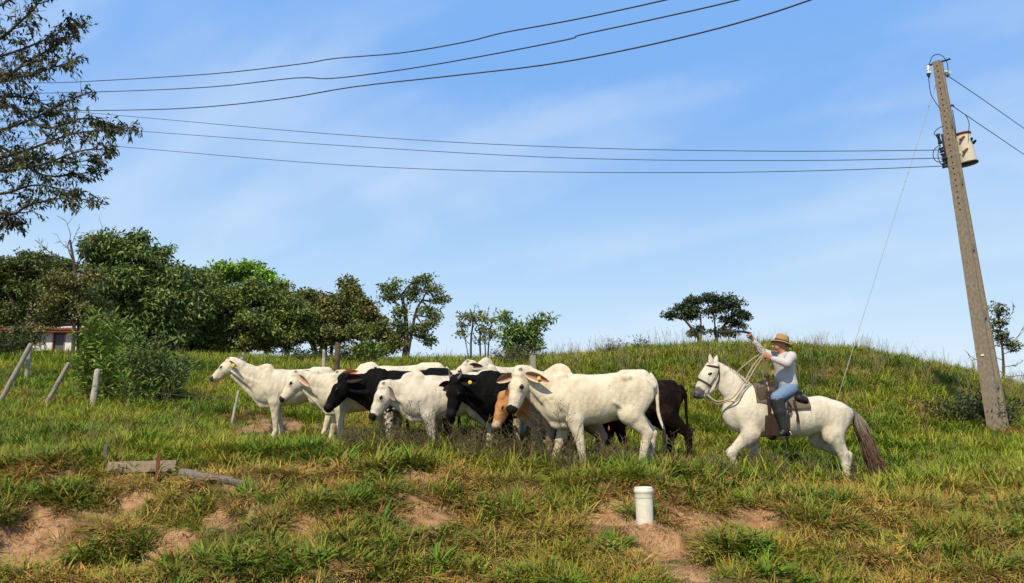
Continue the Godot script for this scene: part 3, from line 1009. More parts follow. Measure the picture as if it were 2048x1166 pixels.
func make_herd() -> void:
	hide_mat = mat(Color(1, 1, 1), 0.72, true)
	hide_mat.metallic_specular = 0.2
	hide_mat.uv1_triplanar = true
	hide_mat.uv1_scale = Vector3(1.9, 1.1, 1.9)
	hide_mat.albedo_texture = noise_tex(0.012, Color(0.84, 0.815, 0.77), Color(1, 1, 1), 21, 512)
	hide_mat.heightmap_enabled = true
	hide_mat.heightmap_scale = 1.6
	hide_mat.heightmap_texture = noise_tex(0.007, Color(0, 0, 0), Color(1, 1, 1), 22, 512)
	eye_mat = mat(Color(0.012, 0.009, 0.008), 0.12)
	horn_mat = grain(mat(Color(0.16, 0.13, 0.11), 0.5), 6.0, 0.5, 1.0, 31)
	tag_mat = mat(Color(0.75, 0.52, 0.04), 0.5)
	hoof_mat = mat(Color(0.05, 0.04, 0.035), 0.6)
	hair_mat = mat(Color(1, 1, 1), 0.7, true)
	var W := Color(0.66, 0.60, 0.47)
	var W2 := Color(0.50, 0.445, 0.345)
	var K := Color(0.0055, 0.0052, 0.0058)
	var black_muz := Color(0.014, 0.013, 0.014)
	var pink := Color(0.50, 0.27, 0.20)
	var herd := [
		{"name": "white_cow", "label": "white cow at the front of the herd, standing clear with head up", "kind": "white", "d": 13.9, "s": 0.86, "yaw": 18.0, "poll": [460, 719, 0.0], "hyaw": 5.0, "hpitch": 42.0, "hs": 0.98, "hump": 0.75, "reach": -1.28, "coat": W, "coat2": W2, "muzzle": Color(0.05, 0.04, 0.04), "seed": 1, "ears": [[0.65, -0.25, 0.5], [0.75, 0.65, -0.3]], "ear": Color(0.42, 0.38, 0.33), "ear_in": Color(0.28, 0.22, 0.18), "ear_tag": 0, "legs": [-0.03, 0.08, -0.02, 0.1]},
		{"name": "white_cow", "label": "second white heifer, head lowered beside the black cow's muzzle", "kind": "white", "d": 13.2, "s": 0.84, "yaw": 12.0, "poll": [593, 745, 0.0], "hyaw": 18.0, "hpitch": 56.0, "hs": 1.12, "hump": 0.1, "reach": -1.25, "coat": W, "coat2": W2, "muzzle": Color(0.03, 0.027, 0.027), "seed": 2, "ears": [[0.6, -0.5, 0.3], [0.75, 0.45, -0.4]], "ear_in": pink, "legs": [-0.06, -0.22, 0.0, 0.08]},
		{"name": "black_cow", "label": "black cow with white speckled chest between two white cows", "kind": "black", "d": 12.9, "s": 0.92, "yaw": 22.0, "poll": [684, 754, 0.0], "hyaw": 20.0, "hpitch": 58.0, "hs": 1.15, "hump": 0.1, "coat": K, "coat2": K, "muzzle": black_muz, "seed": 3, "spots": true, "star": true, "ears": [[0.8, 0.2, 0.3], [0.7, 0.3, -0.6]], "ear_in": Color(0.05, 0.03, 0.025), "legs": [-0.1, 0.05, 0.0, 0.1]},
		{"name": "white_cow", "label": "greyish white cow in the middle, head down before its chest", "kind": "white", "d": 12.2, "s": 0.90, "yaw": 14.0, "poll": [766, 768, 0.0], "hyaw": 30.0, "hpitch": 64.0, "hs": 1.12, "hump": 0.5, "fat": 1.08, "reach": -1.12, "coat": Color(0.62, 0.575, 0.475), "coat2": Color(0.45, 0.42, 0.35), "muzzle": black_muz, "seed": 4, "ears": [[0.35, -0.65, 0.3], [-0.15, -0.15, -0.9]], "ear": Color(0.36, 0.33, 0.29), "ear_in": Color(0.20, 0.16, 0.14), "ear_len": 0.2, "legs": [0.03, 0.14, 0.0, 0.1]},
		{"name": "black_cow", "label": "black horned cow with a yellow ear tag, facing the camera", "kind": "black", "d": 12.0, "s": 0.95, "yaw": 30.0, "poll": [909, 758, 0.0], "hyaw": 55.0, "hpitch": 72.0, "hs": 1.1, "hump": 0.1, "reach": -1.22, "coat": K, "coat2": K, "muzzle": black_muz, "seed": 5, "horns": true, "ear_tag": 0, "ears": [[0.1, 0.08, 0.8], [-0.1, -0.25, -0.9]], "ear_in": Color(0.03, 0.02, 0.02), "ear_len": 0.24},
		{"name": "black_cow", "label": "dark cow behind the greyish white cow, only its raised ear and poll showing", "kind": "black", "d": 13.2, "s": 0.90, "yaw": 8.0, "poll": [800, 758, 0.0], "hyaw": 15.0, "hpitch": 55.0, "hump": 0.1, "coat": K, "coat2": K, "muzzle": black_muz, "seed": 6, "ears": [[0.8, 0.42, 0.25], [0.8, 0.3, -0.4]], "ear_in": Color(0.12, 0.055, 0.04), "cell": 0.035, "hcell": 0.02},
		{"name": "white_cow", "label": "white cow with reddish ears behind the speckled black cow", "kind": "white", "d": 13.9, "s": 0.95, "yaw": 6.0, "poll": [676, 746, 0.0], "hyaw": 15.0, "hpitch": 55.0, "hs": 1.1, "hump": 0.45, "reach": -1.15, "coat": W, "coat2": W2, "muzzle": black_muz, "seed": 7, "ears": [[0.85, 0.36, 0.3], [0.3, 0.2, -0.8]], "ear_in": Color(0.42, 0.14, 0.06), "ear": Color(0.6, 0.45, 0.33), "ear_len": 0.3, "cell": 0.035},
		{"name": "white_cow", "label": "white cow behind the herd with its head held highest", "kind": "white", "d": 13.5, "s": 0.95, "yaw": 50.0, "poll": [936, 725, 0.0], "hyaw": 8.0, "hpitch": 38.0, "hs": 1.05, "hump": 1.1, "reach": -1.05, "coat": W, "coat2": W2, "muzzle": Color(0.03, 0.027, 0.027), "seed": 8, "ears": [[0.9, 0.05, 0.3], [0.7, 0.1, -0.6]], "ear_in": Color(0.12, 0.06, 0.05), "ear_len": 0.22, "cell": 0.03},
		{"name": "white_cow", "label": "white cow with wide pink ears behind the black horned cow", "kind": "white", "d": 12.8, "s": 0.90, "yaw": 55.0, "poll": [962, 748, 0.0], "hyaw": 50.0, "hpitch": 66.0, "hs": 1.05, "hump": 0.2, "coat": W, "coat2": W2, "muzzle": black_muz, "seed": 9, "ears": [[0.25, -0.05, 0.9], [-0.1, -0.2, -0.9]], "ear_in": pink, "ear_len": 0.33, "cell": 0.033},
		{"name": "white_cow", "label": "largest white cow at the rear of the herd, with hump and yellow ear tag", "kind": "white", "px": 1192, "d": 11.8, "s": 1.0, "yaw": 0.0, "poll": [1036, 741, 0.15], "hyaw": 46.0, "hpitch": 68.0, "hs": 1.14, "hump": 1.15, "coat": Color(0.69, 0.62, 0.475), "coat2": Color(0.53, 0.46, 0.35), "muzzle": black_muz, "seed": 10, "ears": [[0.35, -0.18, 0.75], [-0.05, -0.12, -0.9]], "ear_in": Color(0.36, 0.19, 0.14), "ear_len": 0.30, "ear_tag": 0, "cell": 0.019, "hcell": 0.013, "legs": [0.06, -0.30, -0.06, 0.10], "tail": [[0.76, 1.40, 0], [0.85, 1.24, 0.02], [0.87, 0.85, 0.03], [0.94, 0.60, 0.05]]},
		{"name": "tan_cow", "label": "orange tan young cow with its head lowered under the big white cow", "kind": "tan", "d": 11.95, "s": 0.80, "yaw": 22.0, "poll": [1004, 789, 0.0], "hyaw": 30.0, "hpitch": 68.0, "hs": 1.15, "hump": 0.05, "reach": -1.3, "coat": Color(0.44, 0.205, 0.08), "coat2": Color(0.52, 0.29, 0.14), "muzzle": Color(0.55, 0.36, 0.25), "seed": 11, "ears": [[0.15, 0.85, 0.35], [-0.1, 0.1, -0.85]], "ear_in": Color(0.40, 0.15, 0.07), "ear": Color(0.60, 0.40, 0.26), "legs": [-0.1, -0.2, 0.0, 0.1]},
		{"name": "black_cow", "label": "dark brown black cow behind the big white cow, rump showing at right", "kind": "black", "px": 1264, "d": 12.7, "s": 0.90, "yaw": 4.0, "poll": [1105, 815, 0.0], "hyaw": 10.0, "hpitch": 66.0, "hump": 0.8, "coat": Color(0.008, 0.006, 0.006), "coat2": K, "rusty": true, "muzzle": black_muz, "seed": 12, "legs": [0.1, -0.15, 0.22, -0.05]},
		{"name": "white_cow", "label": "white cow mid herd of which only the back shows", "kind": "white", "px": 915, "d": 14.3, "s": 0.90, "yaw": 4.0, "poll": [800, 785, 0.0], "hyaw": 0.0, "hpitch": 60.0, "hump": 0.55, "coat": W, "coat2": W2, "muzzle": black_muz, "seed": 13, "cell": 0.04, "hcell": 0.025}]
	for o in herd:
		make_cow(o)

# ---------------------------------------------------------------- horse, tack and rider (measured on one side view: hundredths give metres)
const HU := 482.0
func hv(x: float, y: float, z := 0.0) -> Vector3:
	return Vector3((x - 752.0) / HU, (1196.0 - y) / HU, z)

var horse_at := Transform3D()

func ride(called: String, label: String, category: String) -> Node3D:
	var t := thing(called, label, category)
	t.transform = horse_at
	return t

func horse_paint(p: Vector3) -> Color:
	var n := n_fine.get_noise_3d(p.x * 2.0 + 60.0, p.y * 2.0, p.z * 2.0)
	var n2 := n_fine.get_noise_3d(p.x * 8.0, p.y * 8.0 + 20.0, p.z * 8.0)
	var c := Color(0.66, 0.615, 0.505).lerp(Color(0.50, 0.46, 0.375), clampf(n * 1.6 + 0.1, 0.0, 0.8))
	if p.y < 0.72 and n2 > 0.05:
		c = c.lerp(Color(0.30, 0.24, 0.17), clampf((n2 - 0.05) * 2.5, 0.0, 0.6))
	var mz := hv(108, 548)
	if p.distance_to(mz) < 0.115 + n2 * 0.03:
		c = Color(0.085, 0.08, 0.085).lerp(Color(0.2, 0.19, 0.19), clampf(n2 + 0.3, 0, 1))
	return c

func make_horse() -> void:
	horse_at = Transform3D(Basis(), spot(1580, 968, 12.3))
	rng.seed = 77
	var t := ride("horse", "white horse with grey muzzle ridden behind the herd", "horse")
	var B := []
	var tor := [[425, 690, 0.30, 0.19], [540, 672, 0.385, 0.25], [700, 720, 0.325, 0.28], [850, 716, 0.290, 0.275], [1000, 696, 0.262, 0.26], [1120, 702, 0.205, 0.21], [1185, 700, 0.12, 0.13]]
	for k in tor.size() - 1:
		var p: Array = tor[k]
		var q: Array = tor[k + 1]
		B.append(bone(hv(p[0], p[1]), hv(q[0], q[1]), p[2], p[3], q[2], q[3]))
	var nk := [[445, 625, 0.25, 0.145], [350, 488, 0.185, 0.10], [268, 385, 0.14, 0.082]]
	for k in 2:
		B.append(bone(hv(nk[k][0], nk[k][1]), hv(nk[k + 1][0], nk[k + 1][1]), nk[k][2], nk[k][3], nk[k + 1][2], nk[k + 1][3]))
	B.append(bone(hv(520, 500), hv(600, 540), 0.07, 0.05, 0.07, 0.06))
	for L in [
		[[455, 700, 0.13, 0.21, 0.10], [470, 835, 0.15, 0.125, 0.085], [318, 975, 0.13, 0.068, 0.058], [352, 1090, 0.13, 0.042, 0.04], [385, 1128, 0.13, 0.058, 0.052]],
		[[455, 720, -0.13, 0.2, 0.10], [500, 850, -0.15, 0.12, 0.08], [530, 990, -0.13, 0.066, 0.058], [560, 1110, -0.13, 0.042, 0.04], [545, 1165, -0.13, 0.058, 0.052]],
		[[1085, 725, 0.13, 0.235, 0.12], [1055, 850, 0.16, 0.15, 0.10], [1125, 985, 0.14, 0.075, 0.055], [1138, 1130, 0.14, 0.044, 0.042], [1120, 1196, 0.14, 0.06, 0.055]],
		[[1060, 725, -0.13, 0.24, 0.12], [1010, 870, -0.16, 0.15, 0.10], [1205, 1000, -0.14, 0.075, 0.055], [1195, 1140, -0.14, 0.045, 0.042], [1175, 1205, -0.14, 0.06, 0.055]]]:
		for k in 4:
			B.append(bone(hv(L[k][0], L[k][1], L[k][2]), hv(L[k + 1][0], L[k + 1][1], L[k + 1][2]), L[k][3], L[k][4], L[k + 1][3], L[k + 1][4]))
	var a := acc()
	skin(B, 0.025, 0.055, horse_paint, a)
	var HB := []
	HB.append(bone(hv(222, 368), hv(188, 435), 0.118, 0.088, 0.135, 0.098))
	HB.append(bone(hv(188, 435), hv(140, 505), 0.13, 0.092, 0.09, 0.062))
	HB.append(bone(hv(140, 505), hv(106, 555), 0.088, 0.06, 0.068, 0.06))
	HB.append(bone(hv(250, 455), hv(225, 505), 0.075, 0.07, 0.05, 0.055))
	HB.append(bone(hv(225, 505), hv(140, 570), 0.05, 0.05, 0.036, 0.042))
	for s in [1.0, -1.0]:
		HB.append(bone(hv(198, 405, 0.07 * s), hv(185, 410, 0.07 * s), 0.034, 0.034, 0.03, 0.03))
		HB.append(bone(hv(92, 548, 0.035 * s), hv(92, 560, 0.035 * s), 0.03, 0.03, 0.03, 0.03))
	HB.append(bone(hv(255, 375), hv(290, 410), 0.13, 0.08, 0.16, 0.09))
	skin(HB, 0.013, 0.03, horse_paint, a)
	# ears: pricked, pointed
	for e in [[[215, 340, 0.05], [203, 258, 0.06]], [[252, 335, -0.05], [272, 262, -0.07]]]:
		var r0 := hv(e[0][0], e[0][1], e[0][2])
		var r1 := hv(e[1][0], e[1][1], e[1][2])
		tube(a, [r0, r0.lerp(r1, 0.4), r0.lerp(r1, 0.75), r1], [0.04, 0.042, 0.026, 0.004], 8, Color(0.66, 0.60, 0.52), 0.55)
	put("body", commit(a), hide_mat, t)
	for s in [1.0, -1.0]:
		put("eye", ball(hv(195, 406, 0.097 * s), Vector3(0.036, 0.025, 0.018), Basis(Vector3.BACK, 0.5)), eye_mat, t)
		put("nostril", ball(hv(84, 548, 0.052 * s), Vector3(0.013, 0.02, 0.014)), eye_mat, t)
	# roached mane and forelock
	var ma := acc()
	for k in 130:
		var u := rng.randf()
		var p := hv(lerpf(262, 500, u), lerpf(322, 478, u) - sin(u * PI) * 22.0, rng.randf_range(-0.02, 0.02))
		var q := p + Vector3(0.02, rng.randf_range(-0.04, 0.03), -rng.randf_range(0.03, 0.07))
		tube(ma, [p - Vector3(0, 0.03, 0), p + Vector3(0, 0.012, -0.015), q], [0.006, 0.005, 0.001], 3, Color(0.55, 0.51, 0.44) * rng.randf_range(0.6, 1.15))
	for k in 40:
		var p := hv(rng.randf_range(215, 240), 322, rng.randf_range(-0.04, 0.04))
		tube(ma, [p, p + Vector3(-0.05, -0.02, 0), p + Vector3(-0.06, -rng.randf_range(0.06, 0.14), rng.randf_range(-0.02, 0.02))], [0.006, 0.005, 0.001], 3, Color(0.60, 0.56, 0.48) * rng.randf_range(0.7, 1.1))
	put("mane", commit(ma), hair_mat, t)
	var ta := acc()
	for k in 300:
		var s := rng.randf_range(-1.0, 1.0)
		var z := rng.randf_range(-0.05, 0.05)
		var w := rng.randf_range(0.45, 1.0)
		var j := rng.randf_range(-14, 14)
		var pts := curve([hv(1200 + s * 6, 668 + s * 10, z * 0.5), hv(1262 + s * 20, 690 + s * 20, z), hv(1300 + s * 38 + j, 800, z * 1.5), hv(1345 + s * 44 - j, 960, z * 1.8), hv(1392 + s * 46 + rng.randf_range(-25, 25), 940 + 230 * w, z * 2.2)], 3)
		var root := Color(0.50, 0.455, 0.38)
		var tip := Color(0.155, 0.095, 0.06)
		var b: int = ta.v.size()
		tube(ta, pts, ramp(0.007, 0.003, pts.size()), 3, Color.WHITE)
		var v := rng.randf_range(0.4, 1.5)
		for q in range(b, ta.v.size()):
			var f := clampf(float(q - b) / (pts.size() * 3.0), 0, 1)
			ta.c[q] = root.lerp(tip, clampf(f * 1.5 + rng.randf_range(-0.25, 0.25), 0, 1)) * v
	put("tail", commit(ta), hair_mat, t)

func strap(parent: Node, called: String, ctrl: Array, w: float, m: Material, thick := 0.35) -> void:
	var a := acc()
	var c := curve(ctrl, 5)
	tube(a, c, ramp(w, w, c.size()), 8, Color.WHITE, thick)
	put(called, commit(a), m, parent)

func ring_pts(c: Vector3, u: Vector3, ry: float, rz: float) -> Array:
	var r := []
	for k in 21:
		var t := TAU * k / 20.0
		r.append(c + u * ry * cos(t) + Vector3.BACK * rz * sin(t))
	return r

func make_tack() -> void:
	var leather := grain(mat(Color(0.05, 0.029, 0.02), 0.55), 4.0, 0.5, 1.0, 41, 0.5)
	var dark := grain(mat(Color(0.022, 0.019, 0.018), 0.5), 4.0, 0.5, 1.0, 42, 0.4)
	var felt := grain(mat(Color(0.20, 0.155, 0.115), 0.95), 5.0, 0.45, 1.0, 43, 0.8)
	var rope := grain(mat(Color(0.50, 0.42, 0.30), 0.9), 30.0, 0.5, 1.0, 44, 0.3)
	var steel := mat(Color(0.45, 0.44, 0.42), 0.35)
	steel.metallic = 0.9
	# bridle
	var b := ride("bridle", "brown leather bridle on the white horse's head", "bridle")
	var axis := (hv(106, 555) - hv(222, 368)).normalized()
	var up := Vector3(axis.y, -axis.x, 0)
	if up.y < 0:
		up = -up
	strap(b, "browband", [hv(170, 349, 0.0), hv(190, 345, 0.075), hv(222, 350, 0.1), hv(266, 358, 0.092)], 0.012, leather)
	strap(b, "browband", [hv(170, 349, 0.0), hv(190, 345, -0.075), hv(222, 350, -0.1), hv(266, 358, -0.092)], 0.012, leather)
	for s in [1.0, -1.0]:
		strap(b, "cheek_strap", [hv(258, 318, 0.0), hv(266, 340, 0.07 * s), hv(262, 375, 0.10 * s), hv(238, 420, 0.105 * s), hv(208, 468, 0.085 * s), hv(178, 530, 0.066 * s)], 0.011, leather)
		strap(b, "throat_strap", [hv(262, 365, 0.10 * s), hv(262, 430, 0.10 * s), hv(236, 500, 0.075 * s), hv(215, 530, 0.0)], 0.009, dark)
	var nc := hv(163, 470)
	var na := acc()
	var np := ring_pts(nc, up.normalized(), 0.128, 0.088)
	tube(na, np, ramp(0.011, 0.011, np.size()), 6)
	put("noseband", commit(na), leather, b)
	for s in [1.0, -1.0]:
		var ba := acc()
		var bp := []
		for k in 15:
			bp.append(hv(172, 548, 0.066 * s) + Vector3(cos(TAU * k / 14), sin(TAU * k / 14), 0) * 0.033)
		tube(ba, bp, ramp(0.006, 0.006, 15), 5)
		put("bit_ring", commit(ba), steel, b)
	# reins
	var r := ride("rope_reins", "pale rope reins running from the bit to the rider's hand", "reins")
	for q in [
		[[172, 560, 0.08], [225, 605, 0.14], [285, 600, 0.19], [350, 572, 0.2], [430, 470, 0.17], [505, 350, 0.16], [580, 262, 0.20]],
		[[172, 560, 0.08], [232, 625, 0.12], [300, 607, 0.20], [370, 600, 0.21], [420, 520, 0.185], [500, 395, 0.16], [588, 262, 0.21]],
		[[172, 560, -0.08], [240, 600, -0.16], [330, 520, -0.15], [405, 402, -0.06], [480, 325, 0.05], [572, 255, 0.18]]]:
		var pts := []
		for p in q:
			pts.append(hv(p[0], p[1], p[2]))
		strap(r, "rope", pts, 0.0115, rope, 1.0)
	var la := acc()
	var lp := curve([hv(585, 270, 0.2), hv(590, 225, 0.2), hv(560, 212, 0.19), hv(540, 225, 0.19), hv(560, 262, 0.2)], 4)
	tube(la, lp, ramp(0.010, 0.010, lp.size()), 5)
	put("rope_loop", commit(la), rope, r)
	# saddle
	var s := ride("saddle", "dark leather stock saddle over a grey brown felt pad", "saddle")
	var pa := acc()
	var secs := [[506, 672, 0.40, 0.243], [560, 680, 0.40, 0.262], [640, 708, 0.365, 0.282], [720, 722, 0.345, 0.297], [800, 724, 0.335, 0.306], [885, 724, 0.322, 0.306]]
	for layer in 2:
		var base: int = pa.v.size()
		for k in secs.size():
			var q: Array = secs[k]
			for j in 17:
				var th := lerpf(-1.0, 1.0, j / 16.0) * lerpf(1.28, 1.16, float(k) / 5.0)
				var g := 0.012 + 0.022 * (1 - layer)
				pa.v.append(hv(q[0], q[1]) + Vector3(0, cos(th) * (q[2] + g), sin(th) * (q[3] + g)))
				pa.c.append(Color.WHITE)
		for k in secs.size() - 1:
			for j in 16:
				var p := base + k * 17 + j
				pa.i.append_array(PackedInt32Array([p, p + 1, p + 17, p + 1, p + 18, p + 17]))
	# hem of the pad
	for side in [0, 16]:
		for k in secs.size() - 1:
			var p: int = k * 17 + side
			var q: int = p + secs.size() * 17
			pa.i.append_array(PackedInt32Array([p, q, p + 17, p + 17, q, q + 17]))
	for k in [0, secs.size() - 1]:
		for j in 16:
			var p: int = k * 17 + j
			var q: int = p + secs.size() * 17
			pa.i.append_array(PackedInt32Array([p, p + 1, q, p + 1, q + 1, q]))
	put("saddle_pad", commit(pa), felt, s)
	var sa := acc()
	var wht := func(_p: Vector3) -> Color: return Color.WHITE
	skin([bone(hv(640, 520), hv(700, 548), 0.075, 0.15, 0.06, 0.17), bone(hv(700, 548), hv(800, 540), 0.06, 0.17, 0.065, 0.17), bone(hv(800, 540), hv(845, 545), 0.075, 0.17, 0.06, 0.14),
		bone(hv(810, 585, 0.24), hv(850, 600, 0.25), 0.065, 0.075, 0.055, 0.075), bone(hv(810, 585, -0.24), hv(850, 600, -0.25), 0.065, 0.075, 0.055, 0.075)], 0.018, 0.04, wht, sa)
	put("seat", commit(sa), dark, s)
	var fa := acc()
	skin([bone(hv(600, 480), hv(645, 505), 0.075, 0.13, 0.075, 0.14), bone(hv(570, 520, 0.17), hv(640, 545, 0.22), 0.085, 0.06, 0.09, 0.06), bone(hv(570, 520, -0.17), hv(640, 545, -0.22), 0.085, 0.06, 0.09, 0.06)], 0.018, 0.04, wht, fa)
	put("pommel", commit(fa), leather, s)
	var ha := acc()
	tube(ha, [hv(640, 500), hv(634, 455), hv(629, 425), hv(626, 414)], [0.034, 0.024, 0.026, 0.03], 10)
	put("saddle_horn", commit(ha), leather, s)
	for z in [1.0, -1.0]:
		var k1 := acc()
		# a pouch hung at the front of the pad
		block(k1, hv(545, 545, 0.275 * z), Vector3(0.075, 0.115, 0.03), Basis(Vector3.BACK, 0.25) * Basis(Vector3.RIGHT, 0.30 * z), 0.02)
		put("pouch", commit(k1), felt, s)
		var k2 := acc()
		block(k2, hv(583, 625, 0.312 * z), Vector3(0.028, 0.19, 0.008), Basis(Vector3.BACK, 0.03), 0.004)
		put("breast_strap", commit(k2), leather, s)
		var k3 := acc()
		block(k3, hv(573, 782, 0.30 * z), Vector3(0.047, 0.155, 0.035), Basis(Vector3.BACK, -0.06) * Basis(Vector3.RIGHT, 0.05 * z), 0.012)
		put("side_bag", commit(k3), leather, s)
		var k4 := acc()
		block(k4, hv(655, 776, 0.328 * z), Vector3(0.135, 0.16, 0.012), Basis(Vector3.BACK, -0.06), 0.005)
		put("fender", commit(k4), leather, s)
		strap(s, "stirrup_leather", [hv(715, 600, 0.33 * z), hv(712, 700, 0.345 * z), hv(700, 790, 0.36 * z), hv(690, 850, 0.37 * z)], 0.014, leather)
		strap(s, "stirrup", [hv(690, 800, 0.36 * z), hv(660, 830, 0.33 * z), hv(655, 856, 0.33 * z), hv(690, 860, 0.35 * z), hv(712, 850, 0.44 * z), hv(690, 800, 0.38 * z)], 0.010, steel)
		strap(s, "tie_strap", [hv(758, 600, 0.31 * z), hv(768, 650, 0.33 * z), hv(782, 700, 0.325 * z), hv(790, 765, 0.32 * z)], 0.013, leather)
		strap(s, "tie_strap", [hv(765, 600, 0.32 * z), hv(775, 660, 0.335 * z), hv(776, 705, 0.33 * z), hv(773, 755, 0.325 * z)], 0.012, leather)
		strap(s, "latigo", [hv(722, 615, 0.315 * z), hv(736, 650, 0.34 * z), hv(724, 690, 0.335 * z), hv(714, 650, 0.33 * z)], 0.015, leather)
	var ga := acc()
	var gp := ring_pts(hv(640, 702), Vector3.UP, 0.375, 0.30)
	tube(ga, gp, ramp(0.03, 0.03, gp.size()), 6, Color.WHITE, 0.35, Vector3.RIGHT)
	put("girth", commit(ga), dark, s)
	strap(s, "hanging_strap", [hv(690, 850, 0.35), hv(697, 890, 0.34), hv(702, 930, 0.33)], 0.018, dark)
	strap(s, "white_cord", [hv(618, 455, 0.05), hv(600, 480, 0.16), hv(590, 530, 0.28), hv(578, 585, 0.315)], 0.008, rope, 1.0)

func hand(a: Dictionary, wrist: Vector3, dir: Vector3, palm_n: Vector3, curl: float, thumb_side: float, paint: Callable) -> void:
	dir = dir.normalized()
	palm_n = (palm_n - dir * dir.dot(palm_n)).normalized()
	var across := dir.cross(palm_n).normalized() * thumb_side
	var B := [bone(wrist - dir * 0.02, wrist + dir * 0.085, 0.03, 0.022, 0.042, 0.016, palm_n)]
	for k in 4:
		var off := across * (0.032 - k * 0.0215)
		var l: float = [0.072, 0.08, 0.075, 0.06][k]
		var p := wrist + dir * 0.085 + off
		var d0 := dir.rotated(across, 0.0)
		var q := p
		var bend := curl * thumb_side
		for j in 3:
			d0 = d0.rotated(across.normalized(), bend * [0.55, 0.9, 0.7][j])
			var e: Vector3 = q + d0 * l * [0.46, 0.31, 0.23][j]
			B.append(bone(q, e, 0.0095 - j * 0.0008, 0.0095 - j * 0.0008, 0.009 - j * 0.0008, 0.009 - j * 0.0008, palm_n))
			q = e
	var tp := wrist + dir * 0.025 + across * 0.03
	var t1 := tp + (dir * 0.6 + across * 0.7 + palm_n * 0.3 * curl).normalized() * 0.04
	var t2 := t1 + (dir * 0.7 + palm_n * 0.6 * curl - across * 0.2).normalized() * 0.035
	B.append(bone(tp, t1, 0.013, 0.013, 0.011, 0.011, palm_n))
	B.append(bone(t1, t2, 0.011, 0.011, 0.0085, 0.0085, palm_n))
	skin(B, 0.0055, 0.006, paint, a)

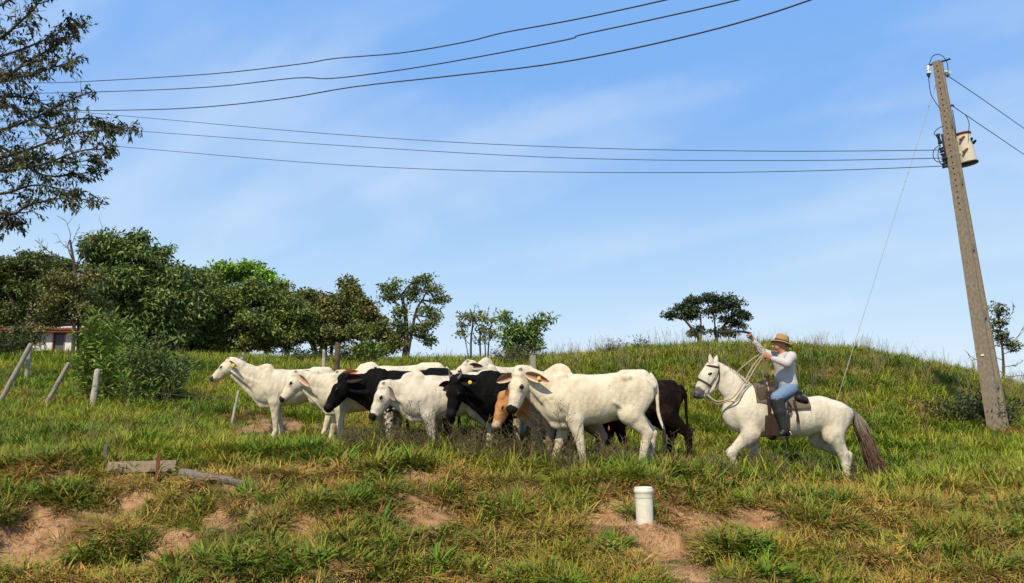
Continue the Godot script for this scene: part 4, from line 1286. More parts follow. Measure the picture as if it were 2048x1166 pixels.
func make_rider() -> void:
	var t := ride("person", "man in straw hat, white shirt, jeans and black boots riding with arm raised", "person")
	var skin_c := Color(0.36, 0.17, 0.105)
	var sk := func(p: Vector3) -> Color:
		var n := n_fine.get_noise_3d(p.x * 20.0, p.y * 20.0, p.z * 20.0)
		return skin_c.lerp(Color(0.42, 0.19, 0.13), clampf(n + 0.4, 0, 1))
	var sh_n := hv(782, 285, 0.185)
	var el_n := hv(722, 338, 0.33)
	var wr_n := hv(628, 298, 0.25)
	var sh_f := hv(760, 280, -0.185)
	var el_f := hv(648, 232, -0.27)
	var wr_f := hv(562, 146, -0.19)
	var pelvis := hv(775, 512)
	var waist := hv(762, 430)
	var chest := hv(760, 330)
	var neck := hv(752, 262)
	var hipn := hv(768, 520, 0.10)
	var knn := hv(636, 582, 0.335)
	var ann := hv(672, 790, 0.385)
	var hipf := hv(768, 520, -0.10)
	var knf := hv(636, 582, -0.335)
	var anf := hv(672, 790, -0.385)
	var toe_n := hv(640, 838, 0.41)
	var toe_f := hv(640, 838, -0.41)
	# the body itself: one continuous figure
	var B := [
		bone(pelvis, waist, 0.12, 0.155, 0.115, 0.15), bone(waist, chest, 0.115, 0.15, 0.125, 0.17), bone(chest, hv(765, 285), 0.125, 0.17, 0.09, 0.13),
		bone(sh_n, sh_f, 0.06, 0.06, 0.06, 0.06, Vector3.UP), bone(hv(760, 290), neck, 0.06, 0.065, 0.052, 0.055), bone(neck, hv(745, 235), 0.052, 0.055, 0.052, 0.055),
		bone(sh_n, el_n, 0.055, 0.055, 0.043, 0.043), bone(el_n, wr_n, 0.042, 0.042, 0.028, 0.028), bone(sh_f, el_f, 0.055, 0.055, 0.043, 0.043), bone(el_f, wr_f, 0.042, 0.042, 0.028, 0.028),
		bone(hipn, knn, 0.088, 0.088, 0.06, 0.06), bone(knn, ann, 0.058, 0.058, 0.04, 0.04), bone(ann, toe_n.lerp(ann, 0.3), 0.035, 0.035, 0.02, 0.025),
		bone(hipf, knf, 0.088, 0.088, 0.06, 0.06), bone(knf, anf, 0.058, 0.058, 0.04, 0.04), bone(anf, toe_f.lerp(anf, 0.3), 0.035, 0.035, 0.02, 0.025)]
	var a := acc()
	skin(B, 0.02, 0.03, sk, a)
	# head with brow, nose, lips, chin and ears
	var hc := hv(737, 190)
	var hd := [
		bone(hc + Vector3(0.015, 0.03, 0), hc + Vector3(-0.02, 0.02, 0), 0.095, 0.075, 0.09, 0.072),
		bone(hc + Vector3(-0.02, -0.01, 0), hc + Vector3(-0.035, -0.075, 0), 0.07, 0.066, 0.042, 0.045),
		bone(hc + Vector3(-0.085, 0.012, -0.03), hc + Vector3(-0.085, 0.012, 0.03), 0.02, 0.02, 0.02, 0.02, Vector3.UP),
		bone(hc + Vector3(-0.098, 0.005, 0), hc + Vector3(-0.115, -0.032, 0), 0.012, 0.011, 0.018, 0.017),
		bone(hc + Vector3(-0.085, -0.062, -0.018), hc + Vector3(-0.085, -0.062, 0.018), 0.014, 0.014, 0.014, 0.014, Vector3.UP),
		bone(hc + Vector3(-0.07, -0.098, 0), hc + Vector3(-0.055, -0.10, 0), 0.022, 0.028, 0.02, 0.03),
		bone(hc + Vector3(0.02, -0.05, 0), neck + Vector3(0, 0.01, 0), 0.06, 0.06, 0.055, 0.055)]
	for s in [1.0, -1.0]:
		hd.append(bone(hc + Vector3(0.012, 0.012, 0.078 * s), hc + Vector3(0.008, -0.03, 0.076 * s), 0.022, 0.012, 0.014, 0.01))
		hd.append(bone(hc + Vector3(-0.07, -0.035, 0.035 * s), hc + Vector3(-0.06, -0.05, 0.038 * s), 0.026, 0.024, 0.026, 0.024))
	skin(hd, 0.0075, 0.014, sk, a)
	hand(a, wr_n, hv(580, 268, 0.215) - wr_n, Vector3(0.0, 0.3, -1.0), 1.15, 1.0, sk)
	hand(a, wr_f, hv(540, 92, -0.16) - wr_f, Vector3(-0.9, 0.2, 0.3), 1.15, -1.0, sk)
	var body_mat := mat(Color(1, 1, 1), 0.6, true)
	put("body", commit(a), body_mat, t)
	for s in [1.0, -1.0]:
		put("eye", ball(hc + Vector3(-0.088, -0.008, 0.033 * s), Vector3(0.011, 0.008, 0.012)), eye_mat, t)
	# grey hair below the hat
	var ra := acc()
	var wht := func(_p: Vector3) -> Color: return Color.WHITE
	skin([bone(hc + Vector3(0.05, 0.05, 0.0), hc + Vector3(0.06, -0.02, 0), 0.062, 0.082, 0.045, 0.06)], 0.012, 0.02, wht, ra)
	put("hair", commit(ra), mat(Color(0.16, 0.15, 0.145), 0.9), t)
	# clothes
	var cloth := grain(mat(Color(0.58, 0.55, 0.53), 0.9), 2.2, 0.72, 1.0, 51, 5.0, Vector3(1.0, 2.2, 1.0))
	var ca := acc()
	skin([
		bone(pelvis + Vector3(0.0, 0.07, 0), waist, 0.150, 0.182, 0.145, 0.172), bone(waist, chest, 0.145, 0.172, 0.150, 0.19), bone(chest, hv(765, 292), 0.150, 0.19, 0.10, 0.14),
		bone(sh_n, sh_f, 0.078, 0.078, 0.078, 0.078, Vector3.UP), bone(hv(762, 298), hv(755, 268), 0.08, 0.085, 0.066, 0.068),
		bone(sh_n, el_n, 0.078, 0.078, 0.062, 0.062), bone(el_n, wr_n.lerp(el_n, 0.14), 0.062, 0.062, 0.044, 0.044), bone(sh_f, el_f, 0.078, 0.078, 0.060, 0.060), bone(el_f, wr_f.lerp(el_f, 0.14), 0.060, 0.060, 0.044, 0.044)], 0.017, 0.03, wht, ca)
	put("shirt", commit(ca), cloth, t)
	var denim := grain(mat(Color(0.21, 0.32, 0.48), 0.9), 2.6, 0.5, 1.0, 52, 3.5)
	var ja := acc()
	var JB := [bone(pelvis + Vector3(0, -0.02, 0), pelvis + Vector3(-0.01, 0.06, 0), 0.145, 0.175, 0.135, 0.165)]
	for q in [[hipn, knn, ann], [hipf, knf, anf]]:
		JB.append(bone(q[0], q[1], 0.115, 0.11, 0.082, 0.082))
		JB.append(bone(q[1], (q[1] as Vector3).lerp(q[2], 0.3), 0.082, 0.08, 0.074, 0.072))
	skin(JB, 0.018, 0.03, wht, ja)
	put("jeans", commit(ja), denim, t)
	var rubber := grain(mat(Color(0.028, 0.032, 0.030), 0.42), 2.5, 0.6, 1.0, 53, 1.0)
	for q in [[knn, ann, toe_n], [knf, anf, toe_f]]:
		var ba := acc()
		skin([bone((q[0] as Vector3).lerp(q[1], 0.14), (q[0] as Vector3).lerp(q[1], 0.5), 0.098, 0.09, 0.088, 0.08), bone((q[0] as Vector3).lerp(q[1], 0.5), q[1], 0.088, 0.08, 0.062, 0.058),
			bone(q[1], q[1] + Vector3(0.02, -0.045, 0), 0.06, 0.05, 0.05, 0.045), bone(q[1] + Vector3(0.02, -0.05, 0), q[2], 0.05, 0.048, 0.036, 0.046)], 0.014, 0.025, wht, ba)
		put("boot", commit(ba), rubber, t)
	var wa := acc()
	var wd := (el_n - wr_n).normalized()
	tube(wa, [wr_n + wd * 0.012, wr_n + wd * 0.045], [0.037, 0.038], 12)
	put("wristwatch", commit(wa), mat(Color(0.02, 0.02, 0.022), 0.35), t)
	# hat: tall dented crown, dark band, drooping brim
	var straw := grain(mat(Color(0.46, 0.29, 0.12), 0.85), 9.0, 0.55, 1.0, 54, 0.6)
	var tilt := Basis(Vector3.BACK, -0.30)
	var h0 := hv(745, 176)
	var hh := acc()
	lathe(hh, h0, tilt, [Vector2(0.168, -0.022), Vector2(0.172, -0.015), Vector2(0.15, 0.0), Vector2(0.118, 0.008), Vector2(0.108, 0.02), Vector2(0.104, 0.07), Vector2(0.098, 0.115), Vector2(0.08, 0.135), Vector2(0.055, 0.132), Vector2(0.03, 0.122), Vector2(0.001, 0.118)], 24)
	for k in hh.v.size():
		var l: Vector3 = tilt.inverse() * (hh.v[k] - h0)
		var e := Vector2(l.x, l.z).length()
		l.z *= 0.86 if e < 0.12 else 0.93
		if e > 0.12:
			l.y += (absf(l.z) / 0.16) * 0.022
		hh.v[k] = h0 + tilt * l
	var hat := put("hat", commit(hh), straw, t)
	var hb := acc()
	lathe(hb, h0, tilt.scaled(Vector3(1, 1, 1)), [Vector2(0.112, 0.012), Vector2(0.1125, 0.012), Vector2(0.1095, 0.046), Vector2(0.108, 0.046)], 24)
	for k in hb.v.size():
		var l: Vector3 = tilt.inverse() * (hb.v[k] - h0)
		l.z *= 0.87
		hb.v[k] = h0 + tilt * l
	put("hat_band", commit(hb), mat(Color(0.03, 0.022, 0.018), 0.7), hat)
	var w := ride("riding_whip", "dark folded leather whip held up in the rider's raised hand", "whip")
	var g := hv(541, 92, -0.165)
	strap(w, "handle", [g + Vector3(0.02, -0.01, 0.0), g + Vector3(-0.04, 0.01, 0), hv(470, 80, -0.15), hv(410, 82, -0.13)], 0.019, mat(Color(0.02, 0.025, 0.035), 0.5), 1.0)
	strap(w, "lash", [hv(415, 82, -0.13), hv(370, 88, -0.12), hv(330, 86, -0.10), hv(305, 90, -0.10)], 0.026, mat(Color(0.035, 0.03, 0.026), 0.7), 0.6)
	strap(w, "wrist_loop", [g, g + Vector3(-0.02, -0.06, 0.02), g + Vector3(0.0, -0.07, 0.02), g + Vector3(0.015, -0.02, 0.01)], 0.006, mat(Color(0.03, 0.10, 0.12), 0.6), 1.0)

# ---------------------------------------------------------------- trees and shrubs
var leaf_mat: StandardMaterial3D
var bark_mat: StandardMaterial3D

func leaf(a: Dictionary, p: Vector3, dir: Vector3, length: float, width: float, col: Color) -> void:
	var side := dir.cross(Vector3(rng.randf_range(-1, 1), rng.randf_range(0.2, 1.5), rng.randf_range(-1, 1))).normalized() * width * 0.5
	var b: int = a.v.size()
	a.v.append_array(PackedVector3Array([p, p + dir * length * 0.42 + side, p + dir * length, p + dir * length * 0.42 - side]))
	a.c.append_array(PackedColorArray([col, col, col, col]))
	a.i.append_array(PackedInt32Array([b, b + 1, b + 2, b, b + 2, b + 3]))

func rand_dir() -> Vector3:
	var z := rng.randf_range(-1, 1)
	var t := rng.randf() * TAU
	var r := sqrt(1.0 - z * z)
	return Vector3(r * cos(t), z, r * sin(t))

func wiggle(p: Vector3, q: Vector3, amt: float, n := 3) -> Array:
	var c := [p]
	for k in range(1, n):
		c.append(p.lerp(q, float(k) / n) + rand_dir() * amt * p.distance_to(q))
	c.append(q)
	return curve(c, 3)

func make_tree(o: Dictionary) -> Node3D:
	rng.seed = 5000 + int(o.seed)
	var d: float = o.d
	var base := on_land(o.px, d)
	var t := thing(o.name, o.label, o.get("category", "tree"), base, o.get("group", ""))
	var m := d / F / CP
	var wood := acc()
	var heads := []
	for tr in o.trunks:
		var pts := []
		for k in tr.p.size():
			var q: Vector3 = spot(tr.p[k][0], tr.p[k][1], d - tr.get("z", 0.0)) - base
			if k == 0:
				q.y = minf(q.y, 0.0) - 0.15
			pts.append(q)
		var c := curve(pts, 4)
		tube(wood, c, ramp(tr.r, tr.get("r1", tr.r * 0.45), c.size()), 7, Color.WHITE)
		heads.append_array(c.slice(c.size() / 2))
	var crown := acc()
	var L: float = o.leaf
	var W: float = o.get("leaf_w", 0.5)
	var cols: Array = o.cols
	var per: int = o.get("per", 14)
	for lb in o.lobes:
		var zo: float = lb[4] if lb.size() > 4 else rng.randf_range(-0.5, 0.5) * lb[2] * m
		var c: Vector3 = spot(lb[0], lb[1], d - zo) - base
		var wide: float = o.get("wide", 1.4)
		var R := Vector3(lb[2] * m * wide, lb[3] * m * wide, (lb[2] + lb[3]) * 0.5 * m * wide * o.get("deep", 1.0))
		var near: Vector3 = heads[0]
		for h in heads:
			if h.distance_to(c) < near.distance_to(c):
				near = h
		var lim := wiggle(near, c, 0.08)
		tube(wood, lim, ramp(o.get("limb", 0.05), 0.022, lim.size()), 5, Color.WHITE)
		var n := int(o.dens * o.get("more", 3.2) * PI * R.x * R.y) + 8
		# boughs: each lobe is a handful of smaller leaf masses, some reaching out of it
		var subs := []
		for k in 8:
			subs.append([rand_dir() * pow(rng.randf(), 0.5) * rng.randf_range(0.6, 1.0), rng.randf_range(0.28, 0.55)])
		for k in n:
			var u := rand_dir()
			var sb: Array = subs[rng.randi() % 8]
			var rr := pow(rng.randf(), 0.42)
			var p: Vector3 = c + (sb[0] + u * rr * sb[1]) * R
			if k % 5 == 0:
				var br := wiggle(lim[lim.size() - 1 - (k / 5) % 3], p, 0.10, 2)
				tube(wood, br, ramp(0.020, 0.007, br.size()), 4, Color.WHITE)
			var tone: Color = (cols[0] as Color).lerp(cols[1], clampf(rng.randf() * 0.9 + n_col.get_noise_3d(p.x * 3.0, p.y * 3.0, p.z * 3.0) * 0.9, 0, 1))
			if o.has("sere") and rng.randf() < o.sere:
				tone = Color(0.16, 0.095, 0.04)
			var cs: float = o.get("clump", 0.28)
			for q in per:
				var off := rand_dir() * cs * sqrt(rng.randf())
				off.y *= 0.55
				var dir := (rand_dir() + Vector3(0, -o.get("droop", 0.25), 0) + off.normalized() * 0.5).normalized()
				leaf(crown, p + off, dir, L * rng.randf_range(0.6, 1.25), L * W * rng.randf_range(0.7, 1.2), tone * rng.randf_range(1.2, 3.0))
	for bt in o.get("twigs", []):
		var q0: Vector3 = spot(bt[0], bt[1], d) - base
		var q1: Vector3 = spot(bt[2], bt[3], d + rng.randf_range(-0.4, 0.4)) - base
		var c := wiggle(q0, q1, 0.06)
		tube(wood, c, ramp(bt[4], 0.008, c.size()), 4, Color.WHITE)
		for k in 7:
			var p: Vector3 = c[rng.randi_range(c.size() / 3, c.size() - 1)]
			var e: Vector3 = p + (rand_dir() + (q1 - q0).normalized() * 0.9).normalized() * q0.distance_to(q1) * rng.randf_range(0.12, 0.3)
			tube(wood, [p, p.lerp(e, 0.5) + rand_dir() * 0.03, e], [0.011, 0.008, 0.004], 3, Color.WHITE)
	put("trunk", commit(wood), bark_mat, t)
	if crown.v.size() > 0:
		put("crown", commit(crown, false), leaf_mat, t)
	return t

# a tall leafy weed shrub: many upright stems set with long narrow leaves
func make_shrub(called: String, label: String, px: float, d: float, h: float, spread: float, stems: int, seed_: int, c0: Color, c1: Color, leaf_len := 0.14, group := "", width := 0.2) -> void:
	rng.seed = seed_
	var base := on_land(px, d)
	var t := thing(called, label, "shrub", base, group)
	var wood := acc()
	var crown := acc()
	for k in stems:
		var a := rng.randf() * TAU
		var r := sqrt(rng.randf())
		var root := Vector3(cos(a), 0, sin(a)) * r * spread * 0.35
		root.y = land(base.x + root.x, -(base.z + root.z)) - base.y - 0.05
		var hh := h * rng.randf_range(0.55, 1.0) * (1.0 - 0.35 * r)
		var top := root + Vector3(cos(a) * r * spread * 0.75, hh, sin(a) * r * spread * 0.75) + rand_dir() * 0.1
		var c := wiggle(root, top, 0.05)
		tube(wood, c, ramp(0.014, 0.004, c.size()), 4, Color.WHITE)
		var n := int(hh / 0.035)
		for q in n:
			var u := lerpf(0.12, 1.0, float(q) / n)
			var p: Vector3 = c[mini(int(u * (c.size() - 1)), c.size() - 2)].lerp(c[mini(int(u * (c.size() - 1)) + 1, c.size() - 1)], fposmod(u * (c.size() - 1), 1.0))
			var az := q * 2.4 + rng.randf()
			for z in 2:
				var dir := Vector3(cos(az + z * PI), rng.randf_range(-0.5, 1.3), sin(az + z * PI)).normalized()
				var off := dir * rng.randf_range(0.0, 0.14)
				leaf(crown, p + off, dir, leaf_len * rng.randf_range(0.7, 1.3), leaf_len * width * rng.randf_range(0.8, 1.3), c0.lerp(c1, rng.randf()) * rng.randf_range(0.75, 1.25))
	put("stems", commit(wood), bark_mat, t)
	put("foliage", commit(crown, false), leaf_mat, t)

# the near tree whose boughs reach in from the left: boughs, twigs and hanging leaves
func make_near_tree() -> void:
	rng.seed = 909
	var d := 20.0
	var x0 := spot(-330, 700, d).x
	var base := Vector3(x0, land(x0, d), -d)
	var t := thing("spreading_tree", "tall spreading tree whose leafy boughs reach in at the upper left", "tree", base)
	var wood := acc()
	var crown := acc()
	var fork := spot(-300, 430, d) - base
	tube(wood, curve([Vector3(0, -0.2, 0), spot(-325, 600, d) - base, fork], 5), ramp(0.34, 0.24, 11), 12, Color.WHITE)
	var fork2 := spot(-240, 200, d) - base
	tube(wood, curve([fork, spot(-285, 310, d) - base, fork2], 5), ramp(0.25, 0.14, 11), 10, Color.WHITE)
	var boughs := [
		[[-300, 430], [-120, 400], [-20, 350], [60, 318], [130, 325], [192, 318]], [[-300, 430], [-150, 440], [-10, 424], [30, 425], [55, 408], [120, 398], [178, 402]],
		[[-285, 310], [-120, 330], [0, 318], [60, 300], [140, 270], [200, 262], [262, 258]], [[-285, 310], [-100, 370], [0, 385], [70, 372], [150, 385]],
		[[-285, 310], [-150, 260], [-20, 260], [60, 238], [120, 205], [172, 188]], [[-240, 200], [-100, 190], [0, 160], [60, 118], [110, 95], [165, 52]],
		[[-240, 200], [-90, 150], [0, 142], [50, 150], [100, 140], [150, 120]], [[-240, 200], [-100, 100], [-10, 80], [40, 40], [75, 5], [90, -30]],
		[[-240, 200], [-120, 60], [-30, 20], [20, 0], [40, -40]], [[-300, 430], [-120, 450], [-20, 455], [12, 440], [35, 447]],
		[[-240, 200], [-120, 220], [-10, 200], [60, 200], [130, 232]], [[-285, 310], [-90, 280], [0, 290], [80, 345], [150, 352], [190, 340]],
		[[-240, 200], [-140, 120], [-30, 115], [40, 100], [110, 70], [140, 45]], [[-285, 310], [-60, 230], [20, 215], [90, 255], [170, 235], [225, 250]], [[-300, 430], [-80, 350], [10, 345], [90, 330], [160, 300], [215, 300]]]
	for b in boughs:
		var z0 := rng.randf_range(-1.6, 1.6)
		var pts := []
		for k in b.size():
			var f: float = float(k) / (b.size() - 1)
			pts.append(spot(b[k][0], b[k][1] + rng.randf_range(-4, 4), d - z0 * f) - base)
		var c := curve(pts, 5)
		tube(wood, c, ramp(0.065, 0.010, c.size()), 6, Color.WHITE)
		for k in range(int(c.size() * 0.30), c.size()):
			for q in 4:
				var p: Vector3 = c[k]
				var along: Vector3 = (c[mini(k + 1, c.size() - 1)] - c[k - 1]).normalized()
				var dir := (along * 0.8 + rand_dir() * 0.9 + Vector3(0, 0.1, 0)).normalized()
				var l := rng.randf_range(0.30, 0.80) * lerpf(1.0, 0.5, float(k) / c.size())
				var e := p + dir * l
				var mid := p.lerp(e, 0.5) + rand_dir() * 0.06
				tube(wood, [p, mid, e], [0.012, 0.009, 0.004], 3, Color.WHITE)
				if rng.randf() < 0.15 or n_col.get_noise_3d(p.x * 1.6, p.y * 1.6, p.z) < -0.27:
					continue
				var tone := Color(0.045, 0.055, 0.022).lerp(Color(0.075, 0.078, 0.03), rng.randf())
				if rng.randf() < 0.10:
					tone = Color(0.11, 0.13, 0.03)
				for z in 11:
					var s := rng.randf_range(0.35, 1.0)
					var lp := p.lerp(mid, s * 2) if s < 0.5 else mid.lerp(e, s * 2 - 1)
					lp += rand_dir() * 0.05
					var ld := (rand_dir() * 0.7 + dir * 0.35 + Vector3(0, -0.75, 0)).normalized()
					leaf(crown, lp, ld, rng.randf_range(0.10, 0.20), rng.randf_range(0.034, 0.062), tone * rng.randf_range(0.7, 1.3))
	put("trunk", commit(wood), bark_mat, t)
	put("crown", commit(crown, false), leaf_mat, t)

